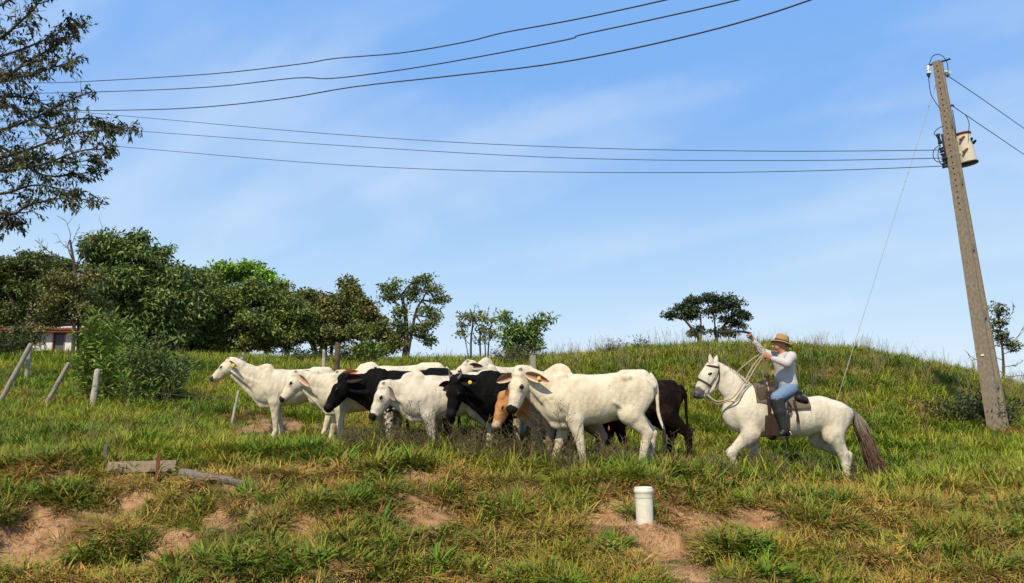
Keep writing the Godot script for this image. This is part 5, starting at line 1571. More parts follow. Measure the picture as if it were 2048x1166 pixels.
func make_trees() -> void:
	leaf_mat = mat(Color(1, 1, 1), 0.55, true)
	leaf_mat.backlight_enabled = true
	leaf_mat.backlight = Color(0.45, 0.5, 0.3)
	bark_mat = grain(mat(Color(0.115, 0.085, 0.062), 0.9), 3.0, 0.4, 1.0, 61, 2.0, Vector3(2, 0.5, 2))
	make_near_tree()
	var dk0 := Color(0.045, 0.058, 0.016)
	var dk1 := Color(0.088, 0.115, 0.026)
	var gr := "trees along the hill crest"
	var list := [
		{"name": "umbrella_tree", "label": "dark flat crowned tree at the far left edge above the house", "seed": 1, "d": 43.0, "px": 55, "leaf": 0.20, "dens": 15.0, "cols": [dk0, Color(0.06, 0.075, 0.022)], "limb": 0.09,
			"trunks": [{"p": [[60, 706], [55, 650], [70, 590]], "r": 0.22}, {"p": [[60, 690], [30, 620], [10, 570]], "r": 0.14}], "lobes": [[20, 540, 60, 26], [85, 525, 55, 22], [130, 540, 45, 22], [-30, 580, 60, 40], [0, 620, 35, 35], [70, 575, 50, 20], [-20, 660, 60, 30], [120, 590, 30, 25], [30, 690, 40, 18]]},
		{"name": "broadleaf_tree", "label": "tall broad leaved tree with a rounded top, highest of the left group", "seed": 2, "d": 37.0, "px": 250, "leaf": 0.27, "leaf_w": 0.36, "dens": 15.0, "clump": 0.36, "droop": 0.7, "cols": [Color(0.042, 0.068, 0.02), Color(0.095, 0.12, 0.032)], "limb": 0.08,
			"trunks": [{"p": [[252, 712], [250, 640], [230, 560], [215, 510]], "r": 0.24}, {"p": [[252, 660], [285, 590], [300, 540]], "r": 0.13}], "lobes": [[225, 485, 42, 26], [195, 505, 30, 30], [265, 500, 30, 24], [295, 505, 32, 24], [320, 530, 28, 22], [210, 545, 45, 28], [270, 550, 55, 32], [330, 570, 40, 32], [230, 600, 60, 38], [300, 610, 60, 42], [260, 660, 70, 38], [350, 640, 45, 40]]},
		{"name": "brown_green_tree", "label": "thin trunked brownish green tree standing in front of the white house", "seed": 3, "d": 32.0, "px": 147, "leaf": 0.16, "dens": 12.0, "cols": [Color(0.055, 0.06, 0.02), Color(0.10, 0.10, 0.034)], "sere": 0.05,
			"trunks": [{"p": [[146, 715], [148, 660], [150, 600], [158, 555]], "r": 0.085}], "lobes": [[130, 575, 42, 26], [165, 560, 32, 24], [110, 605, 34, 22], [170, 605, 42, 26], [140, 628, 60, 14], [95, 640, 34, 10], [60, 662, 34, 9], [190, 640, 34, 14]], "twigs": [[148, 640, 70, 628, 0.025], [148, 650, 85, 655, 0.022], [148, 630, 210, 640, 0.025]]},
		{"name": "bare_tree", "label": "leafless grey tree with thin bare branches above the left trees", "seed": 4, "d": 33.5, "px": 160, "leaf": 0.1, "dens": 0.0, "cols": [dk0, dk1], "trunks": [{"p": [[158, 712], [158, 620], [150, 540], [140, 480]], "r": 0.10}], "lobes": [],
			"twigs": [[152, 560, 70, 480, 0.03], [145, 520, 132, 442, 0.03], [150, 540, 205, 455, 0.03], [146, 510, 115, 470, 0.02], [152, 545, 180, 462, 0.022], [100, 510, 78, 478, 0.015], [142, 490, 160, 455, 0.016]]},
		{"name": "dense_tree", "label": "dense dark rounded tree right of the tallest left tree", "seed": 5, "d": 40.0, "px": 370, "leaf": 0.2, "dens": 15.0, "cols": [dk0, dk1], "limb": 0.08,
			"trunks": [{"p": [[370, 718], [372, 660], [360, 600]], "r": 0.2}], "lobes": [[350, 575, 42, 30], [390, 565, 38, 26], [420, 590, 45, 36], [370, 625, 60, 40], [425, 650, 50, 40], [350, 670, 50, 34], [400, 690, 50, 24], [310, 665, 40, 35], [330, 600, 40, 34], [440, 620, 40, 40], [300, 700, 50, 20]]},
		{"name": "bright_tree", "label": "bright green topped tree standing out behind the dark tree row", "seed": 6, "wide": 1.1, "d": 47.0, "px": 490, "leaf": 0.24, "dens": 13.0, "clump": 0.4, "cols": [Color(0.075, 0.135, 0.02), Color(0.15, 0.235, 0.03)], "limb": 0.08,
			"trunks": [{"p": [[490, 715], [488, 640], [470, 580]], "r": 0.22}], "lobes": [[450, 540, 40, 12], [490, 532, 38, 12], [475, 552, 60, 16], [520, 555, 34, 16], [565, 575, 26, 10], [500, 580, 55, 22], [430, 562, 26, 14]]},
		{"name": "dense_tree", "label": "broad dark tree below the bright green treetop", "seed": 7, "d": 39.0, "px": 482, "leaf": 0.2, "dens": 15.0, "cols": [dk0, dk1], "limb": 0.08,
			"trunks": [{"p": [[478, 718], [480, 680], [470, 620]], "r": 0.2}, {"p": [[482, 718], [510, 680], [540, 630]], "r": 0.12}], "lobes": [[455, 605, 45, 34], [510, 600, 42, 30], [555, 605, 42, 30], [470, 655, 55, 36], [530, 645, 55, 34], [440, 690, 48, 26], [585, 625, 42, 34], [600, 655, 30, 26], [570, 672, 35, 16], [505, 680, 36, 14], [420, 640, 36, 36]]},
		{"name": "dense_tree", "label": "broad tree with forked dark trunks behind the two fence posts", "seed": 8, "d": 41.0, "px": 648, "leaf": 0.2, "dens": 15.0, "cols": [dk0, Color(0.095, 0.095, 0.028)], "limb": 0.08,
			"trunks": [{"p": [[632, 722], [628, 695], [600, 650]], "r": 0.2}, {"p": [[634, 722], [645, 690], [655, 630]], "r": 0.16}, {"p": [[655, 722], [652, 690], [690, 650]], "r": 0.14}, {"p": [[666, 722], [665, 690], [700, 640]], "r": 0.12}], "lobes": [[595, 630, 40, 30], [620, 620, 42, 30], [665, 605, 40, 26], [700, 585, 22, 22], [715, 612, 34, 28], [640, 650, 55, 30], [700, 650, 48, 30], [735, 645, 30, 30], [600, 665, 40, 24], [670, 675, 50, 16]], "sere": 0.04},
		{"name": "small_tree", "label": "low round tree between the dark tree row and the solitary tree", "seed": 9, "d": 38.0, "px": 760, "leaf": 0.17, "dens": 15.0, "cols": [dk0, Color(0.10, 0.105, 0.03)],
			"trunks": [{"p": [[760, 726], [762, 700], [755, 680]], "r": 0.11}], "lobes": [[745, 675, 34, 24], [775, 668, 24, 20], [755, 695, 42, 14], [785, 690, 20, 16]]},
		{"name": "solitary_tree", "label": "solitary tall tree with slender trunk right of the tree row", "seed": 10, "wide": 1.08, "d": 38.0, "px": 806, "leaf": 0.17, "more": 2.2, "dens": 12.0, "clump": 0.3, "cols": [dk0, Color(0.07, 0.09, 0.026)], "limb": 0.05,
			"trunks": [{"p": [[805, 730], [812, 690], [812, 640], [803, 590]], "r": 0.16}, {"p": [[812, 680], [830, 630], [845, 600]], "r": 0.09}], "lobes": [[790, 575, 32, 16], [825, 565, 36, 12], [855, 580, 28, 20], [880, 602, 20, 16], [820, 590, 40, 14], [862, 620, 26, 16], [800, 625, 22, 14], [850, 655, 26, 16], [815, 655, 25, 14], [868, 640, 16, 10], [862, 685, 18, 9], [835, 672, 16, 9], [790, 650, 16, 10], [780, 595, 20, 12]]},
		{"name": "slender_tree", "label": "slender pale grey trunked tree, left of the small trees on the skyline", "seed": 11, "d": 29.0, "px": 943, "leaf": 0.13, "more": 1.6, "wide": 1.05, "dens": 9.0, "clump": 0.24, "cols": [Color(0.06, 0.075, 0.026), Color(0.12, 0.13, 0.045)],
			"trunks": [{"p": [[942, 722], [942, 680], [946, 640], [940, 618]], "r": 0.045}, {"p": [[942, 690], [928, 670], [920, 650]], "r": 0.02}], "lobes": [[930, 632, 16, 8], [950, 640, 18, 10], [925, 668, 14, 7], [920, 650, 10, 5]], "twigs": [[942, 640, 950, 612, 0.012], [942, 690, 918, 672, 0.012]]},
		{"name": "slender_tree", "label": "slender many stemmed tree in the middle of the skyline clump", "seed": 12, "d": 29.5, "px": 968, "leaf": 0.13, "more": 1.6, "wide": 1.05, "dens": 10.0, "clump": 0.24, "cols": [Color(0.06, 0.078, 0.026), Color(0.12, 0.14, 0.045)],
			"trunks": [{"p": [[962, 722], [960, 680], [965, 640]], "r": 0.04}, {"p": [[975, 722], [978, 680], [985, 640]], "r": 0.035}, {"p": [[968, 722], [970, 690], [955, 650]], "r": 0.03}], "lobes": [[960, 632, 18, 10], [985, 642, 16, 12], [972, 660, 22, 12], [992, 668, 12, 10], [962, 680, 16, 8]], "twigs": [[965, 640, 955, 612, 0.012], [985, 640, 992, 614, 0.012], [975, 645, 978, 615, 0.012]]},
		{"name": "small_tree", "label": "dark leafy small tree with upright shoots, right of the slender trees", "seed": 13, "d": 27.0, "px": 1040, "leaf": 0.23, "leaf_w": 0.28, "dens": 15.0, "clump": 0.28, "per": 12, "droop": 0.1, "cols": [Color(0.042, 0.07, 0.02), Color(0.09, 0.13, 0.03)],
			"trunks": [{"p": [[1035, 726], [1035, 690], [1020, 650]], "r": 0.05}, {"p": [[1050, 726], [1060, 690], [1078, 645]], "r": 0.045}], "lobes": [[1015, 642, 10, 12], [1025, 668, 20, 20], [1045, 670, 16, 18], [1075, 645, 16, 16], [1068, 668, 12, 14], [1035, 695, 28, 14], [1065, 690, 12, 10]]},
		{"name": "umbrella_tree", "label": "umbrella shaped dark tree alone on the hilltop above the horse's head", "seed": 14, "wide": 1.05, "d": 38.0, "px": 1412, "leaf": 0.16, "dens": 17.0, "clump": 0.26, "per": 16, "deep": 1.3, "droop": 0.0, "cols": [Color(0.018, 0.028, 0.014), Color(0.035, 0.045, 0.019)], "limb": 0.05,
			"trunks": [{"p": [[1408, 712], [1398, 680], [1382, 655], [1365, 635]], "r": 0.10}, {"p": [[1412, 712], [1432, 680], [1445, 655], [1462, 635]], "r": 0.10}, {"p": [[1398, 682], [1402, 655], [1400, 625]], "r": 0.055}, {"p": [[1432, 682], [1430, 655], [1425, 620]], "r": 0.055}], "lobes": [[1385, 603, 26, 10], [1412, 597, 26, 9], [1440, 600, 28, 9], [1465, 608, 26, 9], [1358, 618, 26, 8], [1340, 632, 18, 7], [1390, 620, 30, 9], [1430, 618, 36, 9], [1475, 625, 26, 8], [1492, 632, 14, 7], [1372, 634, 22, 6], [1455, 638, 30, 7], [1478, 648, 18, 6], [1400, 660, 12, 8], [1440, 662, 26, 7], [1460, 668, 26, 6], [1385, 668, 8, 6]]},
		{"name": "wispy_tree", "label": "wispy small tree behind the foot of the concrete pole", "seed": 15, "wide": 1.0, "d": 25.5, "px": 2006, "leaf": 0.12, "dens": 16.0, "clump": 0.18, "cols": [Color(0.035, 0.045, 0.018), Color(0.07, 0.075, 0.028)],
			"trunks": [{"p": [[2006, 775], [2007, 730], [2004, 690], [1998, 640]], "r": 0.05}], "lobes": [[1996, 620, 15, 16], [1996, 645, 13, 14], [2004, 675, 17, 18], [2020, 690, 12, 12], [1968, 665, 8, 8]], "twigs": [[2004, 700, 2046, 655, 0.014], [2004, 710, 2048, 690, 0.013], [2004, 720, 1955, 690, 0.013], [2004, 690, 1950, 655, 0.013], [2004, 735, 2046, 722, 0.012], [2000, 660, 2030, 610, 0.012], [2004, 745, 1940, 712, 0.012], [2004, 750, 2050, 752, 0.012]]}]
	list.append({"name": "dense_tree", "label": "dark tree filling the row behind the tallest left tree", "seed": 21, "d": 48.0, "px": 345, "leaf": 0.24, "dens": 12.0, "cols": [dk0, dk1], "limb": 0.08, "trunks": [{"p": [[345, 715], [345, 650], [350, 600]], "r": 0.2}], "lobes": [[320, 580, 40, 30], [365, 575, 40, 26], [400, 585, 40, 30], [340, 625, 60, 40], [410, 630, 55, 40], [360, 680, 70, 34], [290, 660, 60, 50]]})
	list.append({"name": "dense_tree", "label": "dark tree closing the gap left of the forked trunks", "seed": 22, "d": 46.0, "px": 575, "leaf": 0.23, "dens": 12.0, "cols": [dk0, dk1], "limb": 0.08, "trunks": [{"p": [[572, 722], [575, 660], [580, 620]], "r": 0.15}], "lobes": [[550, 600, 40, 24], [590, 605, 38, 22], [620, 625, 38, 26], [570, 640, 50, 30], [530, 660, 40, 30], [600, 660, 40, 22]]})
	list.append({"name": "dense_tree", "label": "dark tree behind the house at the far left", "seed": 23, "d": 50.0, "px": 20, "leaf": 0.24, "dens": 12.0, "cols": [dk0, Color(0.07, 0.085, 0.024)], "limb": 0.08, "trunks": [{"p": [[20, 712], [20, 650], [25, 600]], "r": 0.2}], "lobes": [[-20, 560, 50, 36], [40, 555, 50, 26], [100, 560, 50, 30], [0, 610, 50, 44], [80, 610, 40, 30], [-30, 670, 60, 44], [150, 600, 40, 40]]})
	for o in list:
		if not o.has("group"):
			o["group"] = gr
		make_tree(o)
	# tall leafy weeds at the left
	var s0 := Color(0.075, 0.14, 0.02)
	var s1 := Color(0.21, 0.29, 0.045)
	var sg := "leafy shrubs in the pasture"
	make_shrub("leafy_shrub", "tallest leafy shrub with upright stems at the left, before the trees", 214, 18.6, 2.6, 0.55, 44, 301, s0, s1, 0.18, sg)
	make_shrub("leafy_shrub", "bushy green shrub right beside the tallest leafy shrub", 262, 18.2, 1.95, 0.75, 46, 302, s0, s1, 0.17, sg)
	make_shrub("leafy_shrub", "wide light green shrub behind the first white cow's head", 335, 18.0, 1.85, 0.85, 60, 303, Color(0.06, 0.10, 0.025), Color(0.14, 0.18, 0.045), 0.15, sg)
	make_shrub("leafy_shrub", "low dark shrub at the foot of the tall shrubs", 290, 17.2, 0.95, 0.9, 26, 304, s0, s1, 0.14, sg)
	make_shrub("leafy_shrub", "dark shrub at the left edge beneath the flat crowned tree", -10, 31.0, 1.7, 1.6, 44, 306, Color(0.035, 0.055, 0.018), Color(0.075, 0.09, 0.026), 0.2, sg)
	make_shrub("vine_shrub", "bright leafed vine climbing behind the thick fence post", 738, 28.0, 1.25, 0.5, 18, 307, Color(0.08, 0.13, 0.02), Color(0.19, 0.25, 0.03), 0.16, sg, 0.55)
	make_shrub("leafy_shrub", "dark undergrowth shrub between the two upright fence posts", 690, 28.5, 0.95, 0.9, 28, 308, Color(0.035, 0.06, 0.018), Color(0.085, 0.115, 0.03), 0.15, sg, 0.4)
	make_shrub("leafy_shrub", "small shrub left of the two upright fence posts", 618, 29.5, 0.85, 0.8, 24, 309, Color(0.035, 0.06, 0.018), Color(0.085, 0.115, 0.03), 0.16, sg, 0.35)
	make_shrub("leafy_shrub", "brownish shrub with dark seed heads on the hill crest", 1218, 24.6, 0.62, 0.35, 24, 310, Color(0.06, 0.055, 0.02), Color(0.10, 0.09, 0.03), 0.09, sg)
	make_shrub("leafy_shrub", "spiky green shrub on the crest beside the brownish one", 1272, 24.4, 0.62, 0.4, 10, 311, Color(0.05, 0.075, 0.02), Color(0.09, 0.11, 0.03), 0.13, sg)
	make_shrub("leafy_shrub", "reddish green bush below the small dark tree on the slope", 1030, 24.5, 0.85, 0.9, 44, 312, Color(0.07, 0.075, 0.02), Color(0.15, 0.13, 0.04), 0.11, sg)
	make_shrub("leafy_shrub", "small dark bush on the skyline right of the solitary tree", 842, 31.5, 0.55, 0.6, 18, 313, Color(0.035, 0.06, 0.018), Color(0.085, 0.115, 0.03), 0.12, sg)
	make_shrub("leafy_shrub", "dense dark bush low on the slope left of the pole foot", 1905, 17.2, 0.80, 1.3, 56, 314, Color(0.035, 0.055, 0.018), Color(0.08, 0.095, 0.028), 0.09, sg, 0.4)
	make_shrub("leafy_shrub", "dark low bush in the deep grass close to the pole foot", 1958, 17.3, 0.75, 0.7, 36, 315, Color(0.035, 0.055, 0.018), Color(0.085, 0.10, 0.03), 0.09, sg, 0.4)

# ---------------------------------------------------------------- pole, wires, fence, house and odds and ends
func make_pole() -> void:
	var conc := grain(mat(Color(0.33, 0.275, 0.205), 0.92), 1.1, 0.42, 1.0, 71, 1.5, Vector3(2.0, 0.7, 2.0))
	var iron := mat(Color(0.05, 0.045, 0.042), 0.6)
	iron.metallic = 0.5
	var porc := mat(Color(0.75, 0.74, 0.70), 0.25)
	var glassy := mat(Color(0.45, 0.62, 0.58), 0.15)
	var black := mat(Color(0.018, 0.018, 0.02), 0.5)
	var d := 16.5
	var foot := on_land(1995, d)
	foot = Vector3(spot(1997, 856, d).x, foot.y, -d)
	var top := spot(1875, 124, d)
	var t := thing("utility_pole", "leaning tapered concrete utility pole with drilled holes, right of the rider", "utility pole", foot)
	var ax := top - foot
	var len := ax.length()
	var up := ax / len
	# an H section, tapering upwards, turned a little so that its right flank shows
	var rt := Vector3(1, 0, 0).rotated(Vector3.UP, -0.85)
	rt = (rt - up * up.dot(rt)).normalized()
	var fw := rt.cross(up).normalized()
	var a := acc()
	var prof := [[-1, 1], [1, 1], [1, 0.52], [0.62, 0.30], [0.62, -0.30], [1, -0.52], [1, -1], [-1, -1], [-1, -0.52], [-0.62, -0.30], [-0.62, 0.30], [-1, 0.52]]
	var lev := 13
	for k in lev:
		var u := float(k) / (lev - 1)
		var c := up * (len * u - (0.5 if k == 0 else 0.0))
		var hx := lerpf(0.142, 0.072, u)
		var hz := lerpf(0.215, 0.10, u)
		# twelve edges, each doubled so that the arrises stay crisp
		for p in prof:
			a.v.append(c + rt * p[0] * hx + fw * p[1] * hz)
			a.c.append(Color.WHITE)
	for k in lev - 1:
		for s in 12:
			var p := k * 12 + s
			var q := k * 12 + (s + 1) % 12
			a.i.append_array(PackedInt32Array([p, q, p + 12, q, q + 12, p + 12]))
	for s in range(1, 11):
		var b := (lev - 1) * 12
		a.i.append_array(PackedInt32Array([b, b + s, b + s + 1]))
	put("shaft", commit(a, false), conc, t)
	# webs that close the flanks at intervals
	for u in [0.12, 0.30, 0.48, 0.66, 0.82]:
		var wb := acc()
		var hx := lerpf(0.142, 0.072, u)
		var hz := lerpf(0.215, 0.10, u)
		block(wb, up * len * u, Vector3(hx * 0.93, 0.09, hz * 0.6), Basis(rt, up, fw), 0.012)
		put("web", commit(wb), conc, t)
	# the row of drilled holes up the front face
	var hole := acc()
	lathe(hole, Vector3.ZERO, Basis(), [Vector2(0.0, -0.006), Vector2(0.016, -0.006), Vector2(0.016, 0.006), Vector2(0.0, 0.006)], 10)
	var hm := commit(hole)
	for k in 26:
		var u := lerpf(0.58, 0.985, k / 25.0)
		var o := put("hole", hm, black, t)
		o.transform = Transform3D(Basis(Quaternion(Vector3.UP, fw)), up * len * u + fw * lerpf(0.215, 0.10, u) + rt * 0.012)
	var pl := acc()
	block(pl, up * len * 0.195 + fw * 0.206, Vector3(0.03, 0.018, 0.004), Basis(rt, up, fw), 0.002)
	put("plate", commit(pl), porc, t)
	# cross bar at the top
	var cb := acc()
	var c0 := spot(1853, 132, d + 0.05) - foot
	var c1 := spot(1900, 118, d + 0.25) - foot
	tube(cb, [c0, c1], [0.022, 0.022], 6)
	put("cross_bar", commit(cb), iron, t)
	var i1 := acc()
	lathe(i1, spot(1857, 140, d + 0.03) - foot, Basis(Vector3.BACK, 0.1), [Vector2(0.0, 0.10), Vector2(0.03, 0.10), Vector2(0.045, 0.07), Vector2(0.03, 0.055), Vector2(0.035, 0.04), Vector2(0.05, 0.01), Vector2(0.035, -0.01), Vector2(0.04, -0.06), Vector2(0.055, -0.085), Vector2(0.03, -0.10), Vector2(0.0, -0.10)], 12)
	put("insulator", commit(i1), porc, t)
	var i1b := acc()
	tube(i1b, [spot(1857, 147, d) - foot, spot(1858, 155, d) - foot], [0.045, 0.02], 7)
	put("insulator_clamp", commit(i1b), black, t)
	var i2 := acc()
	lathe(i2, spot(1892, 147, d + 0.1) - foot, Basis(Vector3.BACK, 1.2), [Vector2(0.0, 0.09), Vector2(0.035, 0.085), Vector2(0.085, 0.06), Vector2(0.09, 0.05), Vector2(0.04, 0.03), Vector2(0.085, 0.0), Vector2(0.09, -0.01), Vector2(0.04, -0.03), Vector2(0.08, -0.06), Vector2(0.03, -0.09), Vector2(0.0, -0.09)], 14)
	put("insulator", commit(i2), glassy, t)
	var hk := acc()
	tube(hk, curve([spot(1899, 214, d) - foot, spot(1904, 210, d) - foot, spot(1908, 213, d) - foot], 3), ramp(0.025, 0.018, 7), 6)
	put("hook", commit(hk), iron, t)
	# rack of spool insulators on the left flank
	for r in [[1882, 278, 0.05, 0.11], [1887, 300, 0.055, 0.05], [1892, 313, 0.065, 0.07], [1893, 322, 0.05, 0.05], [1892, 331, 0.055, 0.05]]:
		var sp := acc()
		var sa := spot(r[0] - 4, r[1], d - 0.15) - foot
		lathe(sp, sa, Basis(Vector3.BACK, 0.2), [Vector2(0.0, r[3]), Vector2(r[2], r[3]), Vector2(r[2] * 0.6, r[3] * 0.3), Vector2(r[2] * 0.6, -r[3] * 0.3), Vector2(r[2], -r[3]), Vector2(0.0, -r[3])], 10)
		put("spool_insulator", commit(sp), black, t)
	var rk := acc()
	tube(rk, [spot(1884, 268, d - 0.12) - foot, spot(1895, 335, d - 0.15) - foot], [0.022, 0.022], 5)
	put("insulator_rack", commit(rk), iron, t)
	# jumper leads
	for j in [[[1857, 155], [1861, 185], [1868, 200], [1880, 217]], [[1858, 130], [1866, 112], [1882, 110], [1894, 125], [1896, 145]], [[1887, 252], [1875, 258], [1868, 268], [1876, 272]], [[1880, 290], [1868, 300], [1867, 315], [1876, 324], [1888, 322]], [[1881, 290], [1876, 308], [1880, 325], [1888, 333]], [[1930, 228], [1938, 245], [1937, 264]], [[1905, 220], [1910, 250], [1912, 268]]]:
		var jp := []
		for q in j:
			jp.append(spot(q[0], q[1], d - 0.1) - foot)
		var ja := acc()
		var jc := curve(jp, 5)
		tube(ja, jc, ramp(0.009, 0.009, jc.size()), 4)
		put("jumper_lead", commit(ja), black, t)
	# transformer
	var tc := spot(1928, 298, d + 0.25)
	var tr := thing("transformer", "cream pole mounted transformer tank with rusty red lid", "transformer", tc)
	var cream := grain(mat(Color(0.68, 0.64, 0.52), 0.5), 2.0, 0.75, 1.0, 72)
	var rust := grain(mat(Color(0.30, 0.085, 0.05), 0.8), 6.0, 0.4, 1.0, 73)
	var tb := Basis(Vector3.BACK, 0.16)
	var ta := acc()
	lathe(ta, Vector3.ZERO, tb, [Vector2(0.17, -0.32), Vector2(0.19, -0.31), Vector2(0.19, 0.30), Vector2(0.17, 0.31)], 24)
	put("tank", commit(ta), cream, tr)
	var tl := acc()
	lathe(tl, Vector3.ZERO, tb, [Vector2(0.0, 0.37), Vector2(0.10, 0.365), Vector2(0.20, 0.345), Vector2(0.212, 0.33), Vector2(0.212, 0.305), Vector2(0.15, 0.30)], 24)
	put("lid", commit(tl), rust, tr)
	var tbm := acc()
	lathe(tbm, Vector3.ZERO, tb, [Vector2(0.0, -0.37), Vector2(0.20, -0.365), Vector2(0.215, -0.34), Vector2(0.20, -0.315), Vector2(0.17, -0.31)], 24)
	put("base", commit(tbm), black, tr)
	for q in [0.18, -0.10]:
		var br := acc()
		block(br, tb * Vector3(-0.22, q, 0.06), Vector3(0.10, 0.025, 0.05), tb, 0.006)
		put("bracket", commit(br), cream, tr)
		var lg := acc()
		block(lg, tb * Vector3(-0.10, q + 0.02, 0.185), Vector3(0.07, 0.02, 0.02), tb * Basis(Vector3.BACK, 0.5), 0.005)
		put("lug", commit(lg), rust, tr)
	for q in [[0.10, 0.12], [0.16, 0.06]]:
		var bu := acc()
		lathe(bu, tb * Vector3(q[0], q[1] + 0.02, 0.15), Basis(Vector3.RIGHT, 1.3), [Vector2(0.0, 0.07), Vector2(0.018, 0.07), Vector2(0.03, 0.04), Vector2(0.02, 0.02), Vector2(0.034, 0.0), Vector2(0.03, -0.04)], 10)
		put("bushing", commit(bu), black, tr)

# a wire through points of the picture, lying over a straight line on the ground plan from (xa, da) to (xb, db)
func wire(called: String, label: String, pts: Array, xa: float, da: float, xb: float, db: float, r: float, m: Material, group: String, smooth := 4) -> void:
	var w := []
	for p in pts:
		var x: float = (p[0] - 1024.0) / F
		var y: float = (583.0 - p[1]) / F
		var k := x / (CP - y * SP)
		var g := (xb - xa) / (db - da)
		var d := (xa - da * g) / (k - g)
		w.append(spot(p[0], p[1], d))
	var a := acc()
	var c := curve(w, smooth)
	tube(a, c, ramp(r, r, c.size()), 5)
	var o := put(called, commit(a), m, self)
	tag(o, label, "wire", group)

func make_wires() -> void:
	var dark := mat(Color(0.055, 0.053, 0.055), 0.6)
	var g := "overhead power lines"
	var A := spot(0, 200, 26.0)
	var B := spot(1475, 0, 9.5)
	wire("power_line", "uppermost overhead wire with splices sagging across the sky", [[-120, 170], [0, 167], [120, 165], [190, 162], [420, 148], [600, 128], [668, 117], [800, 106], [930, 84], [1008, 65], [1150, 39], [1330, 0], [1480, -38]], A.x, -A.z, B.x, -B.z, 0.011, dark, g)
	wire("power_line", "second overhead wire from the top, kinked above the herd", [[-120, 190], [0, 188], [220, 183], [420, 174], [590, 156], [662, 157], [800, 140], [960, 113], [1135, 79], [1160, 70], [1300, 40], [1475, 0], [1620, -42]], A.x, -A.z, B.x + 0.5, -B.z, 0.011, dark, g)
	wire("power_line", "third overhead wire, lowest of the three rising to the right", [[-120, 222], [0, 222], [200, 221], [380, 216], [560, 198], [705, 174], [900, 152], [1080, 131], [1232, 104], [1400, 66], [1530, 30], [1620, 0], [1740, -42]], A.x, -A.z, B.x + 1.0, -B.z, 0.012, dark, g)
	var P := spot(1870, 315, 16.35)
	var Q := spot(0, 240, 30.0)
	wire("power_line", "upper of the three level wires running from the pole to the left", [[-160, 200], [0, 212], [240, 231], [600, 263], [900, 284], [1210, 297], [1500, 302], [1700, 302], [1884, 300]], Q.x, -Q.z, P.x, -P.z, 0.009, dark, g)
	wire("power_line", "middle of the three level wires running from the pole to the left", [[-160, 232], [0, 242], [275, 262], [620, 287], [1000, 310], [1250, 319], [1500, 321], [1700, 320], [1888, 316]], Q.x, -Q.z, P.x, -P.z, 0.009, dark, g)
	wire("power_line", "lowest of the three level wires running from the pole to the left", [[-160, 262], [0, 272], [215, 291], [600, 324], [850, 338], [1100, 344], [1400, 345], [1650, 341], [1889, 332]], Q.x, -Q.z, P.x, -P.z, 0.009, dark, g)
	var T := spot(1893, 150, 16.5)
	var R := spot(2048, 257, 21.0)
	wire("power_line", "wire leaving the pole top towards the right edge", [[1893, 150], [1960, 195], [2048, 257], [2140, 325]], T.x, -T.z, R.x, -R.z, 0.009, dark, g, 3)
	wire("power_line", "wire leaving the pole hook towards the right edge", [[1905, 212], [1970, 256], [2048, 309], [2140, 372]], T.x + 0.13, -T.z, R.x + 0.13, -R.z, 0.009, dark, g, 3)
	var gy := acc()
	var foot := footing(1668, 808)
	tube(gy, [foot - Vector3(0, 0.1, 0), spot(1884, 130, 16.6)], [0.0065, 0.0065], 5)
	var o := put("guy_wire", commit(gy), mat(Color(0.42, 0.42, 0.40), 0.5), self)
	tag(o, "thin steel guy wire slanting from the hillside to the pole top", "wire")

func post(called: String, label: String, p0: Array, p1: Array, d: float, r: float, m: Material, square := false, lean := 0.0, group := "fence posts") -> Vector3:
	var top := spot(p1[0], p1[1], d - lean)
	var b := spot(p0[0], p0[1], d)
	b.y = land(b.x, d) - 0.08
	var t := thing(called, label, "post", b, group)
	var a := acc()
	var dir := top - b
	if square:
		var up := dir.normalized()
		var rt := Vector3.RIGHT.rotated(Vector3.UP, 0.4)
		rt = (rt - up * up.dot(rt)).normalized()
		block(a, dir * 0.5, Vector3(r, dir.length() * 0.5, r), Basis(rt, up, rt.cross(up)), r * 0.15)
	else:
		rng.seed = int(p0[0] * 7 + 3)
		var pts := []
		var rad := []
		for k in 8:
			var u := k / 7.0
			pts.append(dir * u + Vector3(rng.randf_range(-1, 1), 0, rng.randf_range(-1, 1)) * r * 0.10)
			rad.append(r * (1.08 - 0.14 * u) * rng.randf_range(0.94, 1.06))
		pts.append(dir * 1.012)
		rad.append(r * 0.78)
		tube(a, pts, rad, 11)
		for k in a.v.size():
			var p: Vector3 = a.v[k]
			a.v[k] = p + Vector3(n_fine.get_noise_3d(p.x * 25, p.y * 9, p.z * 25), 0, n_fine.get_noise_3d(p.z * 25, p.y * 9, p.x * 25 + 5)) * r * 0.22
	put("wood", commit(a), m, t)
	return top

